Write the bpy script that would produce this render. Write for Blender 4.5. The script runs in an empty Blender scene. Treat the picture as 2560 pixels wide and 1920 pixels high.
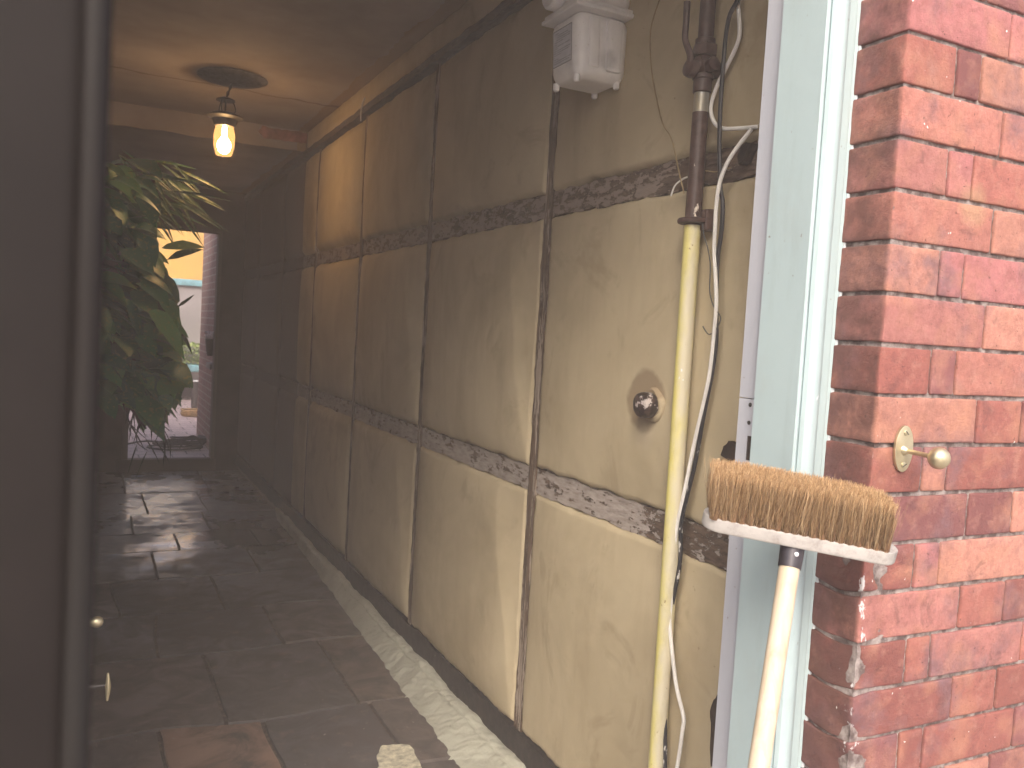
import bpy, math, random
from mathutils import Vector, Matrix, noise as mn
random.seed(7)
sc = bpy.context.scene
COL = sc.collection
rad = math.radians
# ---------------------------------------------------------------- camera
cd = bpy.data.cameras.new('camera'); cam = bpy.data.objects.new('camera', cd); COL.objects.link(cam)
cam.matrix_world = Matrix(((0.8958, -0.0275, -0.4437, 0), (-0.4407, 0.0764, -0.8944, 0), (0.0585, 0.9967, 0.0563, 1.5), (0, 0, 0, 1)))
cd.sensor_width = 36; cd.lens = 30.03; cd.clip_start = 0.02; cd.clip_end = 500
cd.dof.use_dof = True; cd.dof.focus_distance = 1.9; cd.dof.aperture_fstop = 15.5
sc.camera = cam
# ---------------------------------------------------------------- world, sun, exposure
w = bpy.data.worlds.new('World'); sc.world = w; w.use_nodes = True
nt = w.node_tree; nt.nodes.clear()
sky = nt.nodes.new('ShaderNodeTexSky'); sky.sky_type = 'NISHITA'; sky.sun_disc = False
sky.sun_elevation = rad(40); sky.sun_rotation = rad(213); sky.air_density = 1.0; sky.dust_density = 5.0; sky.ozone_density = 1.0
bg = nt.nodes.new('ShaderNodeBackground'); bg.inputs[1].default_value = 0.15
wo = nt.nodes.new('ShaderNodeOutputWorld'); nt.links.new(sky.outputs[0], bg.inputs[0]); nt.links.new(bg.outputs[0], wo.inputs[0])
sl = bpy.data.lights.new('sun', 'SUN'); so = bpy.data.objects.new('sun', sl); COL.objects.link(so)
sl.energy = 1.15; sl.angle = rad(35); sl.color = (1, .96, .9)
az, el = rad(213), rad(40)   # azimuth from +Y clockwise
sd = Vector((math.sin(az)*math.cos(el), math.cos(az)*math.cos(el), math.sin(el)))
so.rotation_euler = sd.to_track_quat('Z', 'Y').to_euler()
sc.view_settings.view_transform = 'Standard'; sc.view_settings.look = 'None'; sc.view_settings.gamma = 1
sc.view_settings.exposure = 1.65
sc.cycles.use_denoising = True; sc.cycles.max_bounces = 10; sc.cycles.diffuse_bounces = 6; sc.cycles.glossy_bounces = 4
sc.cycles.volume_bounces = 1; sc.cycles.transparent_max_bounces = 12
sc.cycles.caustics_reflective = False; sc.cycles.caustics_refractive = False
sc.cycles.sample_clamp_indirect = 4.0
ADDED_HAZE = 0.025

# ---------------------------------------------------------------- helpers: mesh
BASE = {}
class MB:
    def __init__(s): s.v = []; s.f = []; s.c = []
    def add(s, vs, fs, col=None):
        n = len(s.v); s.v += [tuple(v) for v in vs]; s.f += [tuple(i+n for i in f) for f in fs]
        s.c += [col or (1, 1, 1)]*len(fs)
    def box(s, x0, x1, y0, y1, z0, z1, col=None, M=None):
        vs = [Vector((x, y, z)) for x in (x0, x1) for y in (y0, y1) for z in (z0, z1)]
        if M: vs = [M @ v for v in vs]
        s.add(vs, [(0, 1, 3, 2), (4, 6, 7, 5), (0, 4, 5, 1), (2, 3, 7, 6), (0, 2, 6, 4), (1, 5, 7, 3)], col)
    def rbox(s, lo, hi, r, nd=None, step=None, col=None, M=None, seg=3):
        """box with rounded edges; nd(p)->Vector displacement; step = spacing of the grid"""
        ax = []
        for i in range(3):
            L = hi[i]-lo[i]; rr = min(r, L*.49)
            a = [rr*(1-math.cos(k/seg*math.pi/2)) for k in range(seg)]
            inner = L-2*rr; n = max(1, int(inner/step)) if step else 1
            t = a + [rr+inner*k/n for k in range(n+1)] + [L-x for x in reversed(a)]
            ax.append([lo[i]+x for x in t])
        idx = {}; vs = []; fs = []
        lo_, hi_ = Vector(lo), Vector(hi)
        N = [len(a)-1 for a in ax]
        def vert(i, j, k):
            key = (i, j, k)
            if key not in idx:
                p = Vector((ax[0][i], ax[1][j], ax[2][k]))
                c = Vector([min(max(p[q], lo_[q]+min(r, (hi_[q]-lo_[q])*.49)), hi_[q]-min(r, (hi_[q]-lo_[q])*.49)) for q in range(3)])
                d = p-c
                if d.length > 1e-9:
                    rr = min(r, max(abs(d[0]), abs(d[1]), abs(d[2]))) if False else max(abs(x) for x in d)
                    p = c + d.normalized()*rr
                if nd: p = p + nd(p)
                idx[key] = len(vs); vs.append(p)
            return idx[key]
        for i in range(N[0]):
            for j in range(N[1]):
                fs.append((vert(i, j, 0), vert(i, j+1, 0), vert(i+1, j+1, 0), vert(i+1, j, 0)))
                fs.append((vert(i, j, N[2]), vert(i+1, j, N[2]), vert(i+1, j+1, N[2]), vert(i, j+1, N[2])))
        for i in range(N[0]):
            for k in range(N[2]):
                fs.append((vert(i, 0, k), vert(i+1, 0, k), vert(i+1, 0, k+1), vert(i, 0, k+1)))
                fs.append((vert(i, N[1], k), vert(i, N[1], k+1), vert(i+1, N[1], k+1), vert(i+1, N[1], k)))
        for j in range(N[1]):
            for k in range(N[2]):
                fs.append((vert(0, j, k), vert(0, j, k+1), vert(0, j+1, k+1), vert(0, j+1, k)))
                fs.append((vert(N[0], j, k), vert(N[0], j+1, k), vert(N[0], j+1, k+1), vert(N[0], j, k+1)))
        if M: vs = [M @ v for v in vs]
        s.add(vs, fs, col)
    def tube(s, pts, r, seg=10, cap=True, smooth=True, col=None, wob=0):
        P = [Vector(p) for p in pts]
        R = r if isinstance(r, (list, tuple)) else None
        if smooth and len(P) > 2:
            Q = []; RR = []
            for i in range(len(P)-1):
                p0 = P[max(i-1, 0)]; p1 = P[i]; p2 = P[i+1]; p3 = P[min(i+2, len(P)-1)]
                for t in [k/5 for k in range(5)]:
                    Q.append(.5*((2*p1)+(-p0+p2)*t+(2*p0-5*p1+4*p2-p3)*t*t+(-p0+3*p1-3*p2+p3)*t**3))
                    if R: RR.append(R[i]*(1-t)+R[i+1]*t)
            Q.append(P[-1]); P = Q
            if R: RR.append(R[-1]); R = RR
        vs = []; fs = []; ref = None
        for i, p in enumerate(P):
            d = (P[min(i+1, len(P)-1)]-P[max(i-1, 0)])
            d = d.normalized() if d.length > 1e-9 else Vector((0, 0, 1))
            if ref is None:
                ref = d.orthogonal().normalized()
            ref = (ref - d*ref.dot(d)).normalized(); b = d.cross(ref)
            rr = R[i] if R else r
            if wob: rr *= 1+wob*mn.noise(p*60)
            for k in range(seg):
                a = 2*math.pi*k/seg
                vs.append(p + (ref*math.cos(a)+b*math.sin(a))*rr)
        for i in range(len(P)-1):
            for k in range(seg):
                a = i*seg+k; b2 = i*seg+(k+1) % seg
                fs.append((a, b2, b2+seg, a+seg))
        if cap:
            fs.append(tuple(reversed(range(seg)))); fs.append(tuple(range((len(P)-1)*seg, len(P)*seg)))
        s.add(vs, fs, col)
    def lathe(s, prof, org, axis=(0, 0, 1), seg=24, col=None, sc2=(1, 1), nd=None):
        """prof: list of (radius, height along axis)"""
        d = Vector(axis).normalized(); a1 = Vector((0, 0, 1)).cross(d)
        a1 = a1.normalized() if a1.length > 1e-6 else Vector((1, 0, 0)); b1 = d.cross(a1)
        org = Vector(org); vs = []; fs = []
        for r, h in prof:
            for k in range(seg):
                t = 2*math.pi*k/seg
                p = org + d*h + a1*math.cos(t)*r*sc2[0] + b1*math.sin(t)*r*sc2[1]
                if nd: p = p+nd(p)
                vs.append(p)
        for i in range(len(prof)-1):
            for k in range(seg):
                a = i*seg+k; b = i*seg+(k+1) % seg
                fs.append((a, b, b+seg, a+seg))
        fs.append(tuple(reversed(range(seg)))); fs.append(tuple(range((len(prof)-1)*seg, len(prof)*seg)))
        s.add(vs, fs, col)
    def prism(s, poly, axis, a, b, col=None):
        """poly 2D extruded along axis (0,1,2) from a to b"""
        def mk(u, v, t):
            if axis == 0: return (t, u, v)
            if axis == 1: return (u, t, v)
            return (u, v, t)
        n = len(poly)
        vs = [mk(u, v, a) for u, v in poly]+[mk(u, v, b) for u, v in poly]
        fs = [(i, (i+1) % n, (i+1) % n+n, i+n) for i in range(n)]+[tuple(reversed(range(n))), tuple(range(n, 2*n))]
        s.add(vs, fs, col)
    def grid(s, fn, nu, nv, col=None):
        vs = [fn(i/nu, j/nv) for i in range(nu+1) for j in range(nv+1)]
        fs = [(i*(nv+1)+j, (i+1)*(nv+1)+j, (i+1)*(nv+1)+j+1, i*(nv+1)+j+1) for i in range(nu) for j in range(nv)]
        s.add(vs, fs, col)
    def build(s, name, mat, parent=None, smooth=True, angle=35, label=None, fix=True):
        me = bpy.data.meshes.new(name)
        b = BASE.get(parent.name, Vector((0, 0, 0))) if parent else Vector((0, 0, 0))
        me.from_pydata([Vector(v)-b for v in s.v], [], s.f)
        if fix:
            import bmesh
            bm = bmesh.new(); bm.from_mesh(me); bmesh.ops.recalc_face_normals(bm, faces=bm.faces); bm.to_mesh(me); bm.free()
        at = me.color_attributes.new('tint', 'FLOAT_COLOR', 'CORNER')
        if len(me.polygons) == len(s.c):
            buf = []
            for p, c in zip(me.polygons, s.c): buf += [c[0], c[1], c[2], 1]*p.loop_total
            at.data.foreach_set('color', buf)
        me.materials.append(mat)
        o = bpy.data.objects.new(name, me); COL.objects.link(o)
        if parent: o.parent = parent; BASE[o.name] = b
        if smooth:
            me.shade_smooth() if hasattr(me, 'shade_smooth') else None
            try: me.set_sharp_from_angle(angle=rad(angle))
            except Exception: pass
        if label: o['label'] = label
        return o

def thing(name, label, cat, loc=(0, 0, 0), group=None):
    o = bpy.data.objects.new(name, None); COL.objects.link(o); o.location = loc; o.empty_display_size = .05
    BASE[o.name] = Vector(loc); tag(o, label, cat, group); return o
def tag(o, label=None, cat=None, group=None, kind=None):
    if label: o['label'] = label
    if cat: o['category'] = cat
    if group: o['group'] = group
    if kind: o['kind'] = kind
    return o
def nz(p, s=1.0, a=1.0): return mn.noise(Vector(p)*s)*a
def nv(p, s, a): return mn.noise_vector(Vector(p)*s)*a

# ---------------------------------------------------------------- helpers: materials
class NT:
    def __init__(s, name):
        s.m = bpy.data.materials.new(name); s.m.use_nodes = True; s.t = s.m.node_tree
        s.b = s.t.nodes['Principled BSDF']; s.o = s.t.nodes['Material Output']
        s.pos = s.n('ShaderNodeNewGeometry').outputs['Position']
    def n(s, k, **kw):
        x = s.t.nodes.new(k)
        for a, b in kw.items(): setattr(x, a, b)
        return x
    def put(s, sock, v):
        if isinstance(v, bpy.types.NodeSocket): s.t.links.new(v, sock)
        elif v is not None:
            if isinstance(v, tuple) and len(v) == 3 and sock.type == 'RGBA': v = (*v, 1)
            sock.default_value = v
    def mapped(s, scale, loc=(0, 0, 0), vec=None):
        m = s.n('ShaderNodeMapping'); s.put(m.inputs[0], vec or s.pos); m.inputs['Scale'].default_value = scale; m.inputs['Location'].default_value = loc
        return m.outputs[0]
    def noise(s, scale, detail=4, rough=.55, vec=None, dist=0):
        x = s.n('ShaderNodeTexNoise'); s.put(x.inputs['Vector'], vec or s.pos); x.inputs['Scale'].default_value = scale
        x.inputs['Detail'].default_value = detail; x.inputs['Roughness'].default_value = rough; x.inputs['Distortion'].default_value = dist
        return x.outputs[0]
    def vor(s, scale, vec=None, feature='F1'):
        x = s.n('ShaderNodeTexVoronoi', feature=feature); s.put(x.inputs['Vector'], vec or s.pos); x.inputs['Scale'].default_value = scale
        return x.outputs[0]
    def ramp(s, f, lo, hi, a=0., b=1.):
        x = s.n('ShaderNodeMapRange'); s.put(x.inputs[0], f); x.inputs[1].default_value = lo; x.inputs[2].default_value = hi
        x.inputs[3].default_value = a; x.inputs[4].default_value = b; return x.outputs[0]
    def mix(s, f, a, b, mode='MIX'):
        x = s.n('ShaderNodeMix', data_type='RGBA', blend_type=mode); s.put(x.inputs[0], f); s.put(x.inputs[6], a); s.put(x.inputs[7], b)
        return x.outputs[2]
    def math(s, op, a, b=None, c=None):
        x = s.n('ShaderNodeMath', operation=op); s.put(x.inputs[0], a); s.put(x.inputs[1], b)
        if c is not None: s.put(x.inputs[2], c)
        return x.outputs[0]
    def mul(s, a, b): return s.math('MULTIPLY', a, b)
    def sep(s): 
        x = s.n('ShaderNodeSeparateXYZ'); s.put(x.inputs[0], s.pos); return x.outputs
    def dist(s, p):
        x = s.n('ShaderNodeVectorMath', operation='DISTANCE'); s.put(x.inputs[0], s.pos); x.inputs[1].default_value = p; return x.outputs['Value']
    def attr(s, name='tint'):
        x = s.n('ShaderNodeVertexColor', layer_name=name); return x.outputs[0]
    def bump(s, h, strength=.3, d=.002):
        x = s.n('ShaderNodeBump'); s.put(x.inputs['Height'], h); x.inputs['Strength'].default_value = strength; x.inputs['Distance'].default_value = d
        s.t.links.new(x.outputs[0], s.b.inputs['Normal']); return x
    def done(s, col=None, rough=.6, metal=0, spec=None):
        s.put(s.b.inputs['Base Color'], col); s.put(s.b.inputs['Roughness'], rough); s.put(s.b.inputs['Metallic'], metal)
        if spec is not None: s.b.inputs['Specular IOR Level'].default_value = spec
        return s.m
M = {}
def simple(name, col, rough=.5, metal=0, var=.25, scale=40, bump=.15, bd=.001, spec=None):
    t = NT(name); n1 = t.noise(scale, 5); dark = tuple(c*(1-var*2) for c in col); light = tuple(min(1, c*(1+var)) for c in col)
    c = t.mix(t.ramp(n1, .3, .7), dark, light); t.bump(t.noise(scale*4, 3), bump, bd)
    M[name] = t.done(c, rough, metal, spec); return M[name]

# brick: per-brick tint, purple kiln burns, pits, white salts along the lower corner, yellow patch
t = NT('brick'); P = t.sep()
base = t.attr()
n1 = t.noise(9, 6, .6); n2 = t.noise(22, 5, .65, dist=.5)
c = t.mix(t.mul(t.ramp(n1, .50, .64), .8), base, (.18, .11, .125))
c = t.mix(t.mul(t.ramp(t.noise(48, 6, .7), .42, .66), .45), c, (.17, .062, .055))
c = t.mix(t.mul(t.ramp(t.noise(33, 6, .7, t.mapped((1, 1, 1), (7, 7, 7))), .52, .72), .4), c, (.50, .27, .21))
c = t.mix(t.mul(t.ramp(t.noise(14, 4, .5, t.mapped((1, 1, 1), (3, 5, 1))), .5, .7), .6), c, (.46, .22, .14))
c = t.mix(t.mul(t.ramp(n2, .58, .72), .55), c, (.085, .045, .045))
yl = t.math('ADD', t.dist((1.165, .85, 1.735)), t.mul(t.noise(30, 3), .03)); c = t.mix(t.ramp(yl, .035, .05, .5, 0.), c, (.42, .27, .16))
grime_shade = t.mul(t.ramp(P[1], .853, .859), t.ramp(t.math('ADD', t.noise(17, 6, .7), t.ramp(P[2], 1.0, 1.9, .10, -.03)), .36, .60, .25, .85)); c = t.mix(grime_shade, c, (.095, .045, .038))  # reveal face darkened: grime mixed with painted-in shade
c = t.mix(t.mul(t.ramp(t.noise(190, 4, .8), .40, .62), .22), c, (.16, .075, .07)); speck = t.ramp(t.noise(110, 4, .7), .66, .70); c = t.mix(t.mul(speck, .7), c, (.05, .025, .025))
wsp = t.ramp(t.noise(70, 2, .5, t.mapped((1, 1, 1), (9, 2, 4))), .765, .78); c = t.mix(wsp, c, (.75, .72, .68))
cx = t.math('ABSOLUTE', t.math('SUBTRACT', P[0], 1.004)); cy = t.math('SUBTRACT', P[1], .853)
cm = t.mul(t.ramp(t.math('ADD', cx, t.mul(t.math('MAXIMUM', cy, 0.), 1.)), .004, .035, 1., 0.), t.ramp(P[2], 1.20, 1.24, 1., 0.))
sm = t.ramp(t.math('ADD', t.noise(38, 5, .7, t.mapped((1, 1, .45))), t.mul(cm, .17)), .72, .75)
c = t.mix(t.mul(sm, t.ramp(cm, 0.02, .2)), c, (.62, .60, .60))
t.bump(t.math('ADD', t.noise(150, 6, .8), t.mul(t.noise(45, 4, .7), .8)), 1., .003)
M['brick'] = t.done(c, t.ramp(n2, .3, .7, .75, .92), 0, .2)
t = NT('mortar'); c = t.mix(t.ramp(t.noise(60, 5), .4, .65), (.14, .10, .092), (.45, .385, .36)); t.bump(t.noise(180, 6, .8), 1, .006); M['mortar'] = t.done(c, .95)

# blue-white gloss paint of the frame
t = NT('frame_paint'); c = t.mix(t.ramp(t.noise(3, 3, .5, t.mapped((1, 1, .3))), .35, .7), (.355, .445, .46), (.385, .475, .485))
c = t.mix(t.ramp(t.noise(35, 3, .6, t.mapped((1, 1, .35))), .765, .78), c, (.88, .9, .9))
c = t.mix(t.ramp(t.noise(90, 2), .75, .77), c, (.22, .22, .21)); c = t.mix(t.mul(t.ramp(t.noise(5, 6, .7, t.mapped((3, 3, .5), (2, 9, 4))), .50, .62), .22), c, (.27, .33, .33))
c = t.mix(t.mul(t.ramp(t.noise(14, 6, .75, t.mapped((1, 1, .4), (3, 1, 2))), .52, .72), .25), c, (.30, .32, .31)); t.bump(t.math('ADD', t.noise(25, 4, .6, t.mapped((1, 1, .25))), t.mul(t.noise(260, 3, .6, t.mapped((1, 1, .06))), .25)), .25, .002); M['frame_paint'] = t.done(c, .42, 0, .4)
t = NT('strip_paint'); c = t.mix(t.ramp(t.noise(8, 4, .6, t.mapped((1, 1, .3))), .35, .7), (.37, .385, .43), (.42, .43, .47))
c = t.mix(t.ramp(t.noise(60, 3), .72, .75), c, (.25, .22, .22)); t.bump(t.noise(40, 4), .2, .002); M['strip_paint'] = t.done(c, .5)
simple('caulk', (.50, .53, .55), .6, var=.05, scale=30, bump=.5, bd=.003)

# limewashed plaster infill
t = NT('plaster'); P = t.sep()
big = t.noise(1.7, 4, .6, dist=.6); streak = t.noise(4, 5, .6, t.mapped((1, 1.6, .35)))
c = t.mix(t.ramp(big, .35, .68), (.52, .44, .295), (.39, .32, .205))
c = t.mix(t.mul(t.ramp(streak, .52, .72), .3), c, (.27, .20, .12))
c = t.mix(t.mul(t.ramp(t.noise(11, 5, .6), .5, .75), .22), c, (.57, .49, .345))
c = t.mix(t.mul(t.ramp(t.noise(3.1, 5, .7, t.mapped((1, 1, 1), (5, 1, 2)), dist=1.2), .56, .66), .35), c, (.26, .195, .115))
rd = t.math('ADD', t.dist((1.31, 1.862, 1.352)), t.mul(t.noise(14, 3), .05))
c = t.mix(t.mul(t.ramp(rd, .100, .115, 1., 0.), .75), c, (.26, .19, .12))
rl = t.math('ADD', t.dist((1.31, 1.85, 1.27)), t.mul(t.noise(20, 3), .06)); c = t.mix(t.ramp(rl, .05, .085, .55, 0.), c, (.52, .44, .32))
fl = t.ramp(t.noise(75, 3, .6), .72, .745); c = t.mix(t.mul(fl, .5), c, (.14, .09, .05))
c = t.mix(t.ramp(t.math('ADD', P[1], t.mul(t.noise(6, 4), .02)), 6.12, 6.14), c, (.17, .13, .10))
t.bump(t.math('ADD', t.math('ADD', t.mul(t.noise(16, 4, .5), 1.), t.mul(t.noise(160, 4, .7), .16)), t.mul(big, 1.)), .4, .004)
M['plaster'] = t.done(c, .85, 0, .25)
def timber(name, stretch, thr, light=(.44, .37, .34), dark=(.022, .014, .010), brown=(.12, .075, .05)):
    t = NT(name); v = t.mapped(stretch); a = t.noise(34, 8, .74, v, .4); b = t.noise(90, 5, .7, t.mapped(tuple(x*x if x < 1 else x for x in stretch)))
    g = t.math('ADD', t.mul(a, .72), t.mul(b, .28)); m = t.ramp(g, thr, thr+.02)
    if name == 'rail_timber': light = t.mix(t.ramp(t.sep()[2], 1.4, 1.6), light, (.30, .235, .195)); g = t.math('ADD', g, t.ramp(t.sep()[2], 1.4, 1.6, 0., .035)); m = t.ramp(g, thr, thr+.02); lt = t.mix(t.ramp(b, .35, .7), light, (.24, .2, .175))
    else: lt = t.mix(t.ramp(b, .35, .7), light, tuple(x*.55 for x in light))
    dk = t.mix(t.ramp(b, .35, .65), dark, brown)
    if name == 'rail_timber':
        g2 = t.math('ADD', g, t.ramp(t.sep()[1], 1.72, 1.92, .11, 0.)); m = t.ramp(g2, thr, thr+.02)
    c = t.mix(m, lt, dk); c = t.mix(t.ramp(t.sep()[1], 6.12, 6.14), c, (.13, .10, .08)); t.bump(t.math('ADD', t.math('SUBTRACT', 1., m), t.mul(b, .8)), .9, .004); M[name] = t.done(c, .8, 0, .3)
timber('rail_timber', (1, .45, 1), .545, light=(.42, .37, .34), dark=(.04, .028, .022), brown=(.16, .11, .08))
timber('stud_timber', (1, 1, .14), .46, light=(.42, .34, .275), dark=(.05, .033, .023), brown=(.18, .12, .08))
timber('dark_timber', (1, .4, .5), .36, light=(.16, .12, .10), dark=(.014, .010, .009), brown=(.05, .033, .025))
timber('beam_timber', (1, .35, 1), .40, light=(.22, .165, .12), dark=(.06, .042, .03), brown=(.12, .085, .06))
t = NT('black_sole'); n1 = t.noise(30, 5, .7); c = t.mix(t.ramp(n1, .4, .7), (.010, .008, .0075), (.035, .025, .022)); c = t.mix(t.ramp(t.noise(55, 4, .7), .70, .72), c, (.5, .47, .42))
t.bump(n1, .6, .004); M['black_sole'] = t.done(c, .75)
t = NT('render_plinth'); n1 = t.noise(6, 5, .6); c = t.mix(t.ramp(n1, .3, .7), (.36, .35, .285), (.47, .47, .39)); c = t.mix(t.ramp(t.noise(22, 5, .7), .66, .8), c, (.24, .19, .14))
wv = t.n('ShaderNodeTexWave', wave_type='BANDS', bands_direction='DIAGONAL'); wv.inputs['Scale'].default_value = 11; wv.inputs['Distortion'].default_value = 9; wv.inputs['Detail'].default_value = 3
t.put(wv.inputs[0], t.pos)
t.bump(t.math('ADD', t.mul(wv.outputs[1], .35), t.noise(28, 5, .7)), .7, .007); M['render_plinth'] = t.done(c, .8)
t = NT('ceiling_plaster'); P = t.sep(); n1 = t.noise(2.2, 5, .6); c = t.mix(t.ramp(n1, .35, .7), (.34, .285, .25), (.23, .185, .16))
edge = t.ramp(t.math('ADD', P[0], t.mul(t.math('SUBTRACT', t.noise(5, 5, .65), .5), .12)), 1.262, 1.268); c = t.mix(edge, c, (.27, .19, .11))
cr = t.math('ABSOLUTE', t.math('SUBTRACT', t.math('ADD', P[1], t.mul(t.noise(3, 4), .25)), 5.45)); c = t.mix(t.ramp(cr, .004, .02, .75, 0.), c, (.08, .05, .04))
t.bump(t.math('ADD', n1, t.mul(t.noise(60, 4), .15)), .4, .006); M['ceiling_plaster'] = t.done(c, .85)
# slate flags
t = NT('flagstone'); base = t.attr(); n1 = t.noise(5, 6, .65, dist=.8); n2 = t.noise(1.6, 3, .5, t.mapped((1.0, .8, 1)))
c = t.mix(t.ramp(n1, .4, .66), base, (.085, .070, .065)); c = t.mix(t.mul(t.ramp(t.noise(13, 5, .7), .56, .72), .55), c, (.19, .145, .115))
c = t.mix(t.ramp(t.noise(48, 3, .6), .73, .75), c, (.35, .31, .27))
r = t.math('ADD', t.ramp(t.math('ADD', t.mul(n1, .45), t.mul(n2, .65)), .46, .62, .10, .55), t.ramp(t.sep()[1], 5.9, 5.0, 0., .4))
t.bump(t.math('ADD', t.noise(7, 5, .6), t.mul(t.noise(60, 4), .25)), .22, .004); wet = t.mul(t.ramp(t.math('ADD', t.mul(n1, .45), t.mul(n2, .65)), .62, .50), t.ramp(t.sep()[1], 5.0, 5.8)); t.put(t.b.inputs['Coat Weight'], wet); t.b.inputs['Coat Roughness'].default_value = .16; t.b.inputs['Coat IOR'].default_value = 1.7
M['flagstone'] = t.done(c, r, 0, .6)
t = NT('floor_bed'); n1 = t.noise(30, 5, .7); c = t.mix(t.ramp(n1, .4, .7), (.05, .04, .035), (.17, .13, .10)); t.bump(n1, .8, .006); M['floor_bed'] = t.done(c, .9)
# plastics, metals, woods
t = NT('meter_case'); n1 = t.noise(18, 4, .6); c = t.mix(t.ramp(n1, .35, .7), (.76, .74, .74), (.84, .82, .81))
dd = t.math('ADD', t.dist((1.25, 2.05, 2.27)), t.mul(t.noise(45, 4), .03)); c = t.mix(t.ramp(dd, .03, .05, .4, 0.), c, (.30, .29, .29))
c = t.mix(t.mul(t.ramp(t.noise(120, 4, .7), .66, .70), .8), c, (.25, .18, .12)); t.bump(t.noise(70, 3), .1, .001); M['meter_case'] = t.done(c, .42)
simple('label_paper', (.62, .62, .66), .6, var=.06, scale=60, bump=0)
simple('print_ink', (.07, .07, .08), .7, var=.1)
t = NT('iron_pipe'); n1 = t.noise(45, 5, .65); c = t.mix(t.ramp(n1, .35, .7), (.042, .022, .019), (.095, .055, .046)); P = t.sep()
lowp = t.ramp(P[2], 1.98, 1.90, 0., .14); wm = t.ramp(t.math('ADD', t.noise(42, 4, .6, t.mapped((1, 1, .5))), lowp), .76, .775); c = t.mix(wm, c, (.66, .58, .50))
t.bump(t.math('ADD', n1, wm), .5, .002); M['iron_pipe'] = t.done(c, .5)
t = NT('steel_band'); n1 = t.noise(40, 4, .6, t.mapped((1, 1, .3))); c = t.mix(t.ramp(n1, .4, .62), (.30, .30, .28), (.42, .36, .24)); M['steel_band'] = t.done(c, .4, .35)
t = NT('yellow_sleeve'); n1 = t.noise(6, 4, .6, t.mapped((1, 1, .5))); P = t.sep(); c = t.mix(t.ramp(n1, .35, .7), (.72, .64, .19), (.66, .60, .26))
side = t.ramp(t.math('ADD', P[1], t.mul(t.noise(22, 4, .6, t.mapped((1, 1, .3))), -.05)), 1.63, 1.615, 0., 1.); c = t.mix(t.mul(side, .8), c, (.62, .57, .48))
c = t.mix(t.mul(t.ramp(t.noise(20, 6, .75, t.mapped((1, 1, .35), (1, 2, 8))), .52, .68), .4), c, (.40, .34, .15)); c = t.mix(t.ramp(t.noise(50, 3, .6), .70, .73), c, (.30, .22, .10)); c = t.mix(t.ramp(t.noise(26, 3, .6, t.mapped((1, 1, .5), (4, 4, 4))), .72, .73), c, (.70, .74, .72))
t.bump(n1, .2, .002); M['yellow_sleeve'] = t.done(c, .38)
t = NT('black_cable'); c = t.mix(t.mul(t.ramp(t.noise(60, 4, .6, t.mapped((1, 1, .5))), .60, .64), t.ramp(t.sep()[2], 1.35, 1.15)), (.02, .02, .024), (.6, .58, .55)); M['black_cable'] = t.done(c, .4)
simple('white_cable', (.82, .80, .76), .4, var=.08, scale=20)
simple('copper_wire', (.34, .25, .13), .45, .3, var=.15)
simple('grey_wire', (.09, .09, .085), .5)
t = NT('cap_iron'); n1 = t.noise(38, 5, .7); c = t.mix(t.ramp(n1, .50, .56), (.022, .015, .014), (.07, .045, .04)); c = t.mix(t.ramp(t.noise(30, 4, .7, t.mapped((1, 1, 1), (2, 8, 1))), .57, .60), c, (.48, .43, .41)); t.bump(n1, .7, .003); M['cap_iron'] = t.done(c, .35)
t = NT('brass'); n1 = t.noise(25, 4); c = t.mix(t.ramp(n1, .35, .7), (.50, .43, .27), (.60, .53, .36)); M['brass'] = t.done(c, t.ramp(t.noise(50, 4), .3, .7, .28, .48), .85)
simple('screw_slot', (.04, .035, .03), .6)
t = NT('beech'); n1 = t.noise(9, 5, .6, t.mapped((8, 8, .5)), 1); c = t.mix(t.ramp(n1, .35, .7), (.46, .37, .26), (.56, .48, .37)); P = t.sep()
c = t.mix(t.mul(t.ramp(t.noise(14, 4, .6), .55, .7), .5), c, (.32, .22, .13)); t.bump(n1, .15, .001); M['beech'] = t.done(c, .55)
t = NT('broom_block'); n1 = t.noise(12, 5, .6); c = t.mix(t.ramp(n1, .35, .7), (.34, .32, .30), (.41, .385, .365)); c = t.mix(t.mul(t.ramp(t.noise(32, 6, .75), .48, .66), .65), c, (.19, .165, .15)); t.bump(t.noise(90, 5, .7), .6, .0015); M['broom_block'] = t.done(c, .6)
t = NT('bristle'); base = t.attr(); M['bristle'] = t.done(base, .5, 0, .3)
simple('bristle_root', (.17, .09, .045), .9)
simple('dark_socket', (.035, .030, .038), .45, .2)
t = NT('stand_in_post_paint'); n1 = t.noise(30, 5, .6); c = t.mix(t.ramp(n1, .35, .7), (.0115, .0088, .0080), (.0150, .0115, .0103)); M['stand_in_post_paint'] = t.done(c, .7, 0, .2)
t = NT('lit_edge_tone'); c = t.mix(t.ramp(t.math('ADD', t.sep()[2], t.mul(t.noise(60, 4), .02)), 1.45, 1.51), (.0165, .0145, .0135), (.0118, .0092, .0084)); M['lit_edge_tone'] = t.done(c, .6, 0, .2)  # lit edge painted in: paler low down, fading upward
simple('inner_door', (.03, .024, .021), .5)
simple('left_wall_paint', (.085, .062, .055), .85, var=.2, scale=5)
simple('end_wall_paint', (.085, .058, .052), .85, var=.2, scale=5)
simple('black_metal', (.045, .038, .035), .5, .2)
simple('rose_plaster', (.16, .15, .14), .7)
simple('red_brick_patch', (.30, .13, .10), .9, var=.3, scale=15, bump=.6, bd=.004)
t = NT('lamp_glow'); t.put(t.b.inputs['Base Color'], (1., .8, .5)); t.put(t.b.inputs['Emission Color'], (1., .62, .27)); t.b.inputs['Emission Strength'].default_value = 28; M['lamp_glow'] = t.m
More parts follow.
